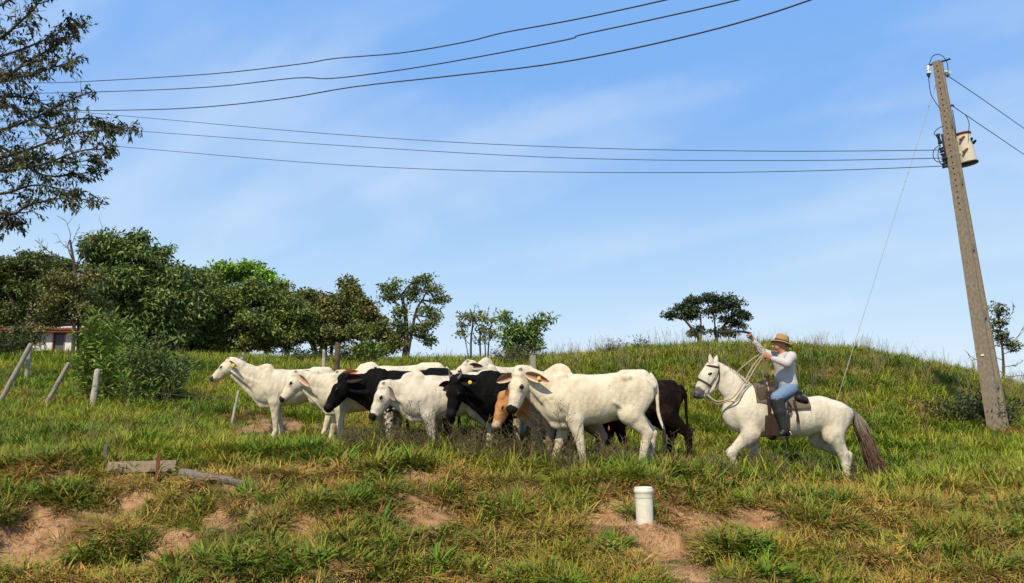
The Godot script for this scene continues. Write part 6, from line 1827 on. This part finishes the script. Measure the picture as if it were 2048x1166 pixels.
func make_fence() -> void:
	var grey := grain(mat(Color(0.46, 0.41, 0.34), 0.95), 3.0, 0.45, 1.0, 81, 2.0, Vector3(3, 0.35, 3))
	var pale := grain(mat(Color(0.60, 0.55, 0.46), 0.95), 3.0, 0.45, 1.0, 82, 2.0, Vector3(3, 0.35, 3))
	var brown := grain(mat(Color(0.19, 0.125, 0.085), 0.95), 3.0, 0.4, 1.0, 83, 2.5, Vector3(3, 0.35, 3))
	post("fence_post", "weathered post leaning steeply at the left edge of the frame", [-10, 822], [62, 689], 17.5, 0.052, grey)
	post("fence_post", "pale upright post directly behind the steeply leaning one", [52, 762], [60, 690], 23.0, 0.062, grey)
	post("fence_post", "leaning rough post between the edge post and the pale short one", [84, 828], [138, 727], 17.6, 0.048, grey)
	post("fence_post", "short pale thick post nearest the tall leafy shrub", [184, 818], [196, 741], 17.4, 0.068, pale)
	post("fence_post", "thin pale upright post behind the white heifer", [647, 770], [648, 700], 22.5, 0.045, pale)
	post("fence_post", "thick dark brown post beside the thin pale one", [672, 770], [676, 687], 22.8, 0.085, brown)
	post("fence_post", "square grey post above the big white cow's hump", [1066, 775], [1066, 711], 19.5, 0.055, grey, true)
	post("fence_post", "thin tilted stake left of the first white cow's legs", [463, 842], [477, 782], 15.9, 0.026, pale)
	post("fence_post", "thin grey post rising behind the first white cow's ear", [487, 760], [487, 706], 24.0, 0.04, grey)
	# sagging strands between the left posts
	var wm := mat(Color(0.10, 0.09, 0.08), 0.6)
	for r in [[[20, 760, 17.5], [70, 785, 17.5], [118, 765, 17.6], [160, 778, 17.5], [190, 772, 17.4]], [[8, 790, 17.5], [60, 803, 17.5], [102, 795, 17.6], [150, 812, 17.5], [187, 800, 17.4]], [[190, 772, 17.4], [300, 785, 17.0], [470, 800, 15.9]]]:
		var pts := []
		for p in r:
			pts.append(spot(p[0], p[1], p[2] - 0.07))
		var a := acc()
		var c := curve(pts, 6)
		tube(a, c, ramp(0.004, 0.004, c.size()), 4)
		var o := put("fence_wire", commit(a), wm, self)
		tag(o, ["upper sagging fence wire between the leaning posts", "lower sagging fence wire between the leaning posts", "fence wire running from the short pale post to the tilted stake"][names["fence_wire"]], "wire", "slack fence wires")
	for r in [[[480, 716, 24.0], [560, 714, 24.0], [647, 710, 22.5], [676, 708, 22.8], [800, 716, 26.0], [930, 714, 25.0], [1066, 722, 19.6]]]:
		var pts := []
		for p in r:
			pts.append(spot(p[0], p[1], p[2] - 0.1))
		var a := acc()
		var c := curve(pts, 5)
		tube(a, c, ramp(0.005, 0.005, c.size()), 4)
		tag(put("fence_wire", commit(a), wm, self), "long fence wire on the skyline behind the herd", "wire", "slack fence wires")

func make_house() -> void:
	var d := 43.0
	var wall := grain(mat(Color(0.76, 0.75, 0.71), 0.9), 0.8, 0.8, 1.0, 91)
	var tile := grain(mat(Color(0.33, 0.105, 0.06), 0.9), 2.0, 0.5, 1.0, 92)
	var dim := mat(Color(0.10, 0.10, 0.11), 0.3)
	var trim := mat(Color(0.30, 0.22, 0.16), 0.8)
	var L := spot(-40, 700, d)
	var Rr := spot(190, 700, d)
	var top := spot(100, 664, d).y
	var ridge := spot(100, 637, d).y
	var c := Vector3((L.x + Rr.x) * 0.5, 0, -d - 2.0)
	var floor_y := spot(100, 712, d).y
	var half := (Rr.x - L.x) * 0.5
	var t := thing("house", "white walled house with red tiled roof half hidden behind the left trees", "house", Vector3(c.x, floor_y, c.z))
	var hh := top - floor_y
	# front wall in panels round the openings: [from x, to x, from y, to y]
	var win := [[half - 0.9, half - 0.3, 0.35, 0.95], [half - 2.3, half - 1.6, 0.0, 0.98], [half - 4.2, half - 3.4, 0.35, 0.95]]
	var edges := [-half, half - 4.2, half - 3.4, half - 2.3, half - 1.6, half - 0.9, half - 0.3, half]
	var wa := acc()
	for k in 7:
		var x0: float = edges[k]
		var x1: float = edges[k + 1]
		if k % 2 == 0:
			block(wa, Vector3((x0 + x1) * 0.5, hh * 0.5, 2.0), Vector3((x1 - x0) * 0.5, hh * 0.5 + 0.3, 0.08), Basis(), 0.004)
		else:
			var w: Array = [win[2], win[1], win[0]][k / 2]
			block(wa, Vector3((x0 + x1) * 0.5, (hh * w[3] / 1.0 + hh + 0.3) * 0.5, 2.0), Vector3((x1 - x0) * 0.5, maxf(0.05, (hh + 0.3 - hh * w[3]) * 0.5), 0.075), Basis(), 0.004)
			if w[2] > 0.0:
				block(wa, Vector3((x0 + x1) * 0.5, (hh * w[2] - 0.3) * 0.5, 2.0), Vector3((x1 - x0) * 0.5, (hh * w[2] + 0.3) * 0.5, 0.075), Basis(), 0.004)
	for s in [-1.0, 1.0]:
		block(wa, Vector3(s * half, hh * 0.5, 0), Vector3(0.08, hh * 0.5 + 0.3, 1.9), Basis(), 0.004)
	block(wa, Vector3(0, hh * 0.5, -2.0), Vector3(half, hh * 0.5 + 0.3, 0.08), Basis(), 0.004)
	put("wall", commit(wa), wall, t)
	for w in win:
		var pa := acc()
		block(pa, Vector3((w[0] + w[1]) * 0.5, hh * (w[2] + w[3]) * 0.5, 1.95), Vector3((w[1] - w[0]) * 0.5, hh * (w[3] - w[2]) * 0.5, 0.02), Basis(), 0.003)
		var o := put("window" if w[2] > 0 else "door", commit(pa), dim, t)
		var fa := acc()
		for e in [[w[0], w[0] + 0.06], [w[1] - 0.06, w[1]]]:
			fa = acc()
			block(fa, Vector3((e[0] + e[1]) * 0.5, hh * (w[2] + w[3]) * 0.5, 2.02), Vector3(0.03, hh * (w[3] - w[2]) * 0.5, 0.075), Basis(), 0.004)
			put("jamb", commit(fa), trim, o)
	# roof: two slopes of barrel tiles laid in courses
	var rise := ridge - top + 0.12
	var run := 2.5
	var slope := atan2(rise, run)
	var ra := acc()
	for s in [1.0, -1.0]:
		block(ra, Vector3(0, hh + rise * 0.5 - 0.04, s * run * 0.5), Vector3(half + 0.35, 0.03, run * 0.5 / cos(slope) + 0.02), Basis(Vector3.RIGHT, slope * s), 0.006)
	var roof := put("roof", commit(ra), tile, t)
	var ta := acc()
	for k in 9:
		var u := PI * k / 8.0
		for z in 2:
			ta.v.append(Vector3(-cos(u) * 0.095, sin(u) * 0.06, (z - 0.5) * 0.46))
			ta.c.append(Color.WHITE)
	for k in 8:
		ta.i.append_array(PackedInt32Array([k * 2, k * 2 + 1, k * 2 + 2, k * 2 + 2, k * 2 + 1, k * 2 + 3]))
	var tm := commit(ta)
	var tints := [tile, grain(mat(Color(0.40, 0.13, 0.075), 0.9), 2.0, 0.5, 1.0, 93), grain(mat(Color(0.24, 0.085, 0.055), 0.9), 2.0, 0.5, 1.0, 94)]
	rng.seed = 404
	var nt := int((half * 2.0 + 0.6) / 0.2)
	for k in mini(nt, 46):
		for j in 6:
			var o := put("tile", tm, tints[rng.randi() % 3], roof)
			var f := (j + 0.5) / 6.0
			o.transform = Transform3D(Basis(Vector3.RIGHT, slope + 0.05), Vector3(-half - 0.25 + (k + 0.5) * 0.2, hh + rise * (1.0 - f) + 0.03, run * f + 0.02))

func make_small_things() -> void:
	var pvc := grain(mat(Color(0.72, 0.69, 0.58), 0.45), 1.2, 0.78, 1.0, 101)
	# white pipe stub with a socket collar
	var p := footing(1290, 1043)
	var t := thing("plastic_pipe", "white plastic pipe stub with a collar standing in bare dirt", "pipe", p - Vector3(0, 0.05, 0))
	var m := -p.z / F / CP
	var r := 16.5 * m
	var h := 62.0 * m + 0.05
	var a := acc()
	lathe(a, Vector3.ZERO, Basis(Vector3.BACK, 0.02), [Vector2(r, 0.0), Vector2(r, h * 0.72), Vector2(r * 0.82, h * 0.72), Vector2(r * 0.82, 0.0)], 32)
	put("barrel", commit(a), pvc, t)
	var c := acc()
	lathe(c, Vector3.ZERO, Basis(Vector3.BACK, 0.02), [Vector2(r * 0.9, h * 0.70), Vector2(r * 1.02, h * 0.715), Vector2(r * 1.05, h * 0.73), Vector2(r * 1.05, h * 0.84), Vector2(r * 1.13, h * 0.855), Vector2(r * 1.15, h * 0.90), Vector2(r * 1.13, h * 0.935), Vector2(r * 1.04, h * 0.945), Vector2(r * 1.05, h * 0.985), Vector2(r * 1.0, h), Vector2(r * 0.88, h * 0.99), Vector2(r * 0.86, h * 0.72)], 32)
	put("collar", commit(c), pvc, t)
	var dk := acc()
	lathe(dk, Vector3.ZERO, Basis(Vector3.BACK, 0.02), [Vector2(r * 0.855, h * 0.955), Vector2(r * 0.5, h * 0.965), Vector2(0.001, h * 0.965)], 24)
	put("cap", commit(dk), pvc, t)
	# two old boards and two stakes
	var old := grain(mat(Color(0.36, 0.28, 0.20), 0.95), 2.5, 0.4, 1.0, 102, 2.0, Vector3(0.5, 3, 3))
	var old2 := grain(mat(Color(0.27, 0.235, 0.20), 0.95), 2.5, 0.35, 1.0, 103, 3.0, Vector3(0.5, 3, 3))
	var red := grain(mat(Color(0.24, 0.10, 0.06), 0.9), 3.0, 0.45, 1.0, 104, 1.5, Vector3(3, 0.5, 3))
	var b0 := footing(215, 948)
	var b1 := footing(352, 946)
	var bt := thing("wooden_board", "sawn grey brown board lying in the grass behind the red stake", "board", (b0 + b1) * 0.5)
	var dir := (b1 - b0)
	dir.y = clampf(dir.y, -0.05, 0.12)
	var bd := dir.normalized()
	var bs := Basis(bd, Vector3.UP, bd.cross(Vector3.UP)).orthonormalized()
	var ba := acc()
	block(ba, Vector3(0, 0.07, 0), Vector3(dir.length() * 0.5, 0.075, 0.03), bs * Basis(Vector3.RIGHT, -0.25), 0.006)
	put("plank", commit(ba), old, bt)
	var l0 := footing(360, 968)
	var l1 := footing(485, 985)
	l0.y += 0.13
	l1.y += 0.09
	var lt := thing("weathered_log", "split weathered grey log lying beside the end of the board", "log", l0)
	var la := acc()
	var lp := []
	var lr := []
	rng.seed = 66
	for k in 12:
		lp.append((l1 - l0) * (k / 11.0) + Vector3(0, sin(k * 0.9) * 0.006, 0))
		lr.append((0.065 - 0.02 * pow(k / 11.0, 2.0)) * rng.randf_range(0.93, 1.07))
	lp.append((l1 - l0) * 1.03)
	lr.append(0.02)
	tube(la, lp, lr, 12, Color.WHITE, 0.75)
	for k in la.v.size():
		var q: Vector3 = la.v[k]
		la.v[k] = q + Vector3(0, n_fine.get_noise_3d(q.x * 6, q.y * 40, q.z * 40), n_fine.get_noise_3d(q.x * 6 + 9, q.y * 40, q.z * 40)) * 0.018
	put("wood", commit(la), old2, lt)
	var s0 := footing(313, 962)
	post("stake", "reddish wooden stake standing in front of the board", [313, 962], [318, 905], -s0.z, 0.024, red, true, 0.0, "short stakes")
	var s1 := footing(208, 938)
	post("stake", "grey splintered stake left of the board", [207, 938], [212, 889], -s1.z, 0.022, old2, true, 0.0, "short stakes")

func make_weeds() -> void:
	rng.seed = 2024
	var m := mat(Color(1, 1, 1), 0.9, true)
	var v := [weed_mesh(0.55, 6), weed_mesh(0.45, 8), weed_mesh(0.7, 5)]
	var ts := [[], [], []]
	var cs := [[], [], []]
	for k in 80:
		var px := rng.randf_range(690, 1150)
		var d := rng.randf_range(11.1, 12.6) + (1150 - px) * 0.0012
		var p := on_land(px, d)
		var w := rng.randi() % 3
		ts[w].append(Transform3D(Basis(Vector3.UP, rng.randf() * TAU).scaled(Vector3.ONE * rng.randf_range(0.55, 1.0)), p))
		cs[w].append(Color(0.10, 0.075, 0.045).lerp(Color(0.17, 0.14, 0.06), rng.randf()))
	for k in 60:
		var px := rng.randf_range(1150, 1680)
		var d := rng.randf_range(11.2, 12.4)
		var w := rng.randi() % 3
		ts[w].append(Transform3D(Basis(Vector3.UP, rng.randf() * TAU).scaled(Vector3.ONE * rng.randf_range(0.45, 0.8)), on_land(px, d)))
		cs[w].append(Color(0.14, 0.11, 0.06).lerp(Color(0.20, 0.15, 0.07), rng.randf()))
	for w in 3:
		scatter("dry_weeds", "dark dry weed stems standing before the legs of the herd", v[w], m, ts[w], cs[w])
	# single tall weeds that stand out before the animals
	var dark := mat(Color(0.095, 0.075, 0.045), 0.9, true)
	var info := [[1133, 11.3, 1.05, "tall branching dry weed before the big white cow's foreleg"], [1040, 11.4, 0.95, "tall dry weed crossing the big white cow's face"], [1003, 11.5, 0.8, "dry weed below the tan cow's muzzle"], [872, 11.6, 0.8, "dry weed before the greyish white cow's brisket"], [845, 11.5, 0.85, "slanting dry weed left of the greyish white cow's foreleg"], [1325, 11.5, 0.7, "dry weed beside the dark cow's hind leg"], [1677, 11.4, 0.6, "small seeded weed before the horse's hind leg"], [1168, 11.2, 0.75, "dry weed right of the big white cow's foreleg"]]
	for w in info:
		rng.seed = 3000 + int(w[0])
		var p := on_land(w[0], w[1])
		var t := thing("dry_weed_plant", w[3], "weed", p, "tall single weeds")
		put("stems", weed_mesh(w[2], 4), dark, t)
	# dark grass clump on the bare ground between the first cow's legs
	rng.seed = 3100
	var gp := on_land(570, 15.2)
	var g := thing("grass_tussock", "dark green spiky tussock on bare soil behind the first white cow's legs", "grass tussock", gp)
	var ga := acc()
	for k in 150:
		var u := rng.randf() * TAU
		blade(ga, Vector3(cos(u), 0, sin(u)) * 0.14 * rng.randf(), Vector3(cos(u), 0, sin(u)), rng.randf_range(0.22, 0.42), 0.014, rng.randf_range(0.4, 1.0), 0.25, Color(0.035, 0.07, 0.028) * rng.randf_range(0.7, 1.4))
	put("blades", commit(ga, false), leaf_mat, g)

# crumbs of soil and straw litter on the bare patches
func make_litter() -> void:
	rng.seed = 515
	var clod := acc()
	for k in 6:
		var t := PI * k / 5.0
		for q in 7:
			var u := TAU * q / 7.0
			clod.v.append(Vector3(sin(t) * cos(u), cos(t) * 0.7, sin(t) * sin(u)) * rng.randf_range(0.75, 1.2))
			clod.c.append(Color.WHITE)
	for k in 5:
		for q in 7:
			var p := k * 7 + q
			var r := k * 7 + (q + 1) % 7
			clod.i.append_array(PackedInt32Array([p, r, p + 7, r, r + 7, p + 7]))
	var ts := []
	var cs := []
	var ls := []
	var lc := []
	for b in bare:
		for k in int(480 * b.rx):
			var x: float = b.x + rng.randf_range(-1.3, 1.3) * b.rx
			var d: float = b.d + rng.randf_range(-1.3, 1.3) * b.rd
			if bareness(x, d) < 0.3:
				continue
			var g := rng.randf_range(0.004, 0.013) * (2.0 if rng.randf() < 0.05 else 1.0)
			ts.append(Transform3D(Basis(rand_dir(), rng.randf() * TAU).scaled(Vector3.ONE * g), Vector3(x, land(x, d) + g * 0.2, -d)))
			cs.append(Color(0.48, 0.33, 0.195).lerp(Color(0.34, 0.21, 0.12), rng.randf()))
		for k in int(280 * b.rx):
			var x: float = b.x + rng.randf_range(-1.5, 1.5) * b.rx
			var d: float = b.d + rng.randf_range(-1.5, 1.5) * b.rd
			ls.append(Transform3D(Basis(Vector3.UP, rng.randf() * TAU).scaled(Vector3.ONE * rng.randf_range(0.4, 0.8)), Vector3(x, land(x, d) + 0.012, -d)))
			lc.append(Color(0.45, 0.33, 0.15).lerp(Color(0.24, 0.15, 0.08), rng.randf()))
	scatter("soil_clods", "crumbs of reddish soil lying on the bare patches", commit(clod, false), mat(Color(1, 1, 1), 0.95, true), ts, cs)
	scatter("straw_grass", "loose straw lying on the bare soil", tuft(9, 0.12, 0.08, 0.24, 0.005, 0.010, 0.0, 0.12, 0.2), mat(Color(1, 1, 1), 0.9, true), ls, lc)

# ---------------------------------------------------------------- sky: clear blue with thin streaks of high cloud all round
func make_sky() -> Sky:
	var w := 1024
	var h := 512
	var im := Image.create(w, h, false, Image.FORMAT_RGBF)
	var n := FastNoiseLite.new()
	n.seed = 5
	n.frequency = 1.3
	n.fractal_octaves = 5
	n.domain_warp_enabled = true
	n.domain_warp_amplitude = 0.35
	n.domain_warp_frequency = 1.2
	var zen := Color(0.135, 0.32, 0.79)
	var mid := Color(0.215, 0.445, 0.88)
	var low := Color(0.48, 0.70, 0.94)
	var hor := Color(0.76, 0.87, 0.96)
	for y in h:
		var el := (0.5 - (y + 0.5) / h) * PI
		var e := maxf(0.0, el)
		var c := hor.lerp(low, smoothstep(0.0, 0.20, e)).lerp(mid, smoothstep(0.12, 0.42, e)).lerp(zen, smoothstep(0.40, 1.4, e))
		for x in w:
			if el < -0.02:
				im.set_pixel(x, y, Color(0.30, 0.32, 0.26))
				continue
			var az := (x + 0.5) / w * TAU
			var dv := Vector3(cos(el) * sin(az), sin(el), -cos(el) * cos(az))
			# streaks drawn out along one direction, on a high sheet
			var s := 1.0 / (dv.y + 0.22)
			var u := dv.x * s
			var v := dv.z * s
			var a := u * 0.82 + v * 0.57
			var b := -u * 0.57 + v * 0.82
			var q := n.get_noise_2d(a * 0.55, b * 2.1) * 0.65 + n.get_noise_2d(u * 0.5 + 30.0, v * 0.5) * 0.6
			var k := smoothstep(-0.3, 0.8, q) * 0.46
			im.set_pixel(x, y, c.lerp(Color(0.74, 0.86, 0.98), k))
	var pm := PanoramaSkyMaterial.new()
	pm.panorama = ImageTexture.create_from_image(im)
	var sky := Sky.new()
	sky.sky_material = pm
	return sky

func _ready() -> void:
	# camera, sky, sun, exposure
	var cam := Camera3D.new()
	cam.name = "camera"
	cam.position = Vector3(0, EYE, 0)
	cam.rotation.x = deg_to_rad(PITCH)
	cam.fov = rad_to_deg(2.0 * atan(583.0 / F))
	cam.far = 2000.0
	cam.near = 0.1
	add_child(cam)
	cam.current = true
	var we := WorldEnvironment.new()
	we.name = "environment"
	var env := Environment.new()
	env.background_mode = Environment.BG_SKY
	env.sky = make_sky()
	env.tonemap_mode = Environment.TONE_MAPPER_LINEAR
	env.tonemap_exposure = 1.12
	env.background_energy_multiplier = 0.92
	env.sdfgi_enabled = true
	env.ssao_enabled = true
	env.ssil_enabled = true
	we.environment = env
	add_child(we)
	var sun := DirectionalLight3D.new()
	sun.name = "sun"
	sun.light_energy = 1.5
	sun.light_color = Color(1.0, 0.93, 0.80)
	sun.light_angular_distance = 0.5
	sun.shadow_enabled = true
	add_child(sun)
	sun.look_at_from_position(Vector3(-0.24, 0.74, 0.62) * 50.0, Vector3.ZERO)

	# noise fields
	n_big.seed = 1
	n_big.frequency = 0.08
	n_mid.seed = 2
	n_mid.frequency = 0.55
	n_mid.fractal_octaves = 3
	n_fine.seed = 3
	n_fine.frequency = 1.6
	n_fine.fractal_octaves = 3
	n_col.seed = 4
	n_col.frequency = 0.5
	n_col.fractal_octaves = 3
	rng.seed = 42

	# the land, its bare patches, then what grows on it
	plan_land()
	var patches := [[70, 1060, 0.36, 0.42, 0.13, 1.0], [20, 1085, 0.36, 0.28, 0.1, 0.95], [110, 1095, 0.28, 0.2, 0.05, 0.9], [205, 1022, 0.28, 0.24, 0.04, 0.85], [268, 1000, 0.34, 0.22, 0.05, 0.9], [330, 1078, 0.36, 0.3, 0.06, 1.0], [440, 1028, 0.38, 0.26, 0.08, 1.0], [500, 1020, 0.28, 0.2, 0.05, 0.9], [605, 1050, 0.24, 0.18, 0.04, 0.85], [845, 1018, 0.36, 0.24, 0.04, 0.85], [835, 950, 0.3, 0.2, 0.04, 0.8], [1230, 1020, 0.36, 0.34, 0.08, 1.0], [1310, 1058, 0.42, 0.34, 0.06, 1.0], [1335, 1100, 0.32, 0.24, 0.05, 0.9], [1385, 1135, 0.3, 0.2, 0.03, 0.9], [1410, 1045, 0.46, 0.3, 0.04, 0.95], [1510, 1038, 0.44, 0.24, 0.03, 0.8], [110, 960, 0.24, 0.2, 0.04, 0.6], [520, 965, 0.34, 0.16, 0.03, 0.5]]
	var pre := []
	for q in patches:
		var p := footing(q[0], q[1])
		pre.append({"x": p.x, "d": -p.z, "rx": q[2], "rd": q[3], "dep": q[4], "k": q[5]})
		if q[5] > 0.75:
			short_spots.append([p.x, -p.z - q[3] - 0.05, q[2] * 1.05, 0.26, 0.5])
	for q in [[560, 15.2, 1.15, 0.9, 0.06, 1.0], [470, 15.6, 0.5, 0.5, 0.02, 0.5]]:
		var p := on_land(q[0], q[1])
		pre.append({"x": p.x, "d": q[1], "rx": q[2], "rd": q[3], "dep": q[4], "k": q[5]})
	var sc := footing(1553, 742)
	pre.append({"x": sc.x, "d": -sc.z, "rx": 0.45, "rd": 0.8, "dep": 0.15, "k": 1.0})
	bare = pre
	for q in [[700, 1000, 0.55, 0.25], [110, 985, 0.55, 0.2], [1230, 1090, 0.45, 0.15], [1520, 1155, 1.0, 0.15], [500, 1090, 0.7, 0.2], [250, 1115, 0.6, 0.2], [90, 1130, 0.6, 0.15], [1480, 1095, 0.45, 0.15], [420, 990, 0.45, 0.2], [1450, 960, 0.5, 0.3], [1750, 905, 2.0, 0.8], [1640, 1000, 0.4, 0.3], [900, 1140, 0.7, 0.2], [560, 1130, 0.7, 0.2]]:
		var p := footing(q[0], q[1])
		lush_spots.append([p.x, -p.z, q[2], q[3]])
	for q in [[1480, 1035, 1.2, 0.25], [1270, 990, 0.7, 0.2], [1170, 1060, 0.6, 0.3], [1700, 1010, 0.8, 0.4], [1640, 1080, 1.0, 0.3], [250, 965, 0.7, 0.25], [570, 965, 0.7, 0.2], [1450, 975, 0.6, 0.3], [40, 955, 0.8, 0.3], [980, 1060, 0.7, 0.25]]:
		var p := footing(q[0], q[1])
		straw_spots.append([p.x, -p.z, q[2], q[3]])
	for q in [[285, 958, 0.6, 0.12, 0.55], [425, 985, 0.5, 0.14, 0.35], [1290, 1060, 0.25, 0.2, 0.4]]:
		var p := footing(q[0], q[1])
		short_spots.append([p.x, -p.z, q[2], q[3], q[4]])
	make_ground()
	make_herd()
	make_horse()
	make_tack()
	make_rider()
	make_pole()
	make_wires()
	make_house()
	make_fence()
	make_trees()
	make_small_things()
	rng.seed = 4242
	make_grass()
	make_weeds()
	make_litter()
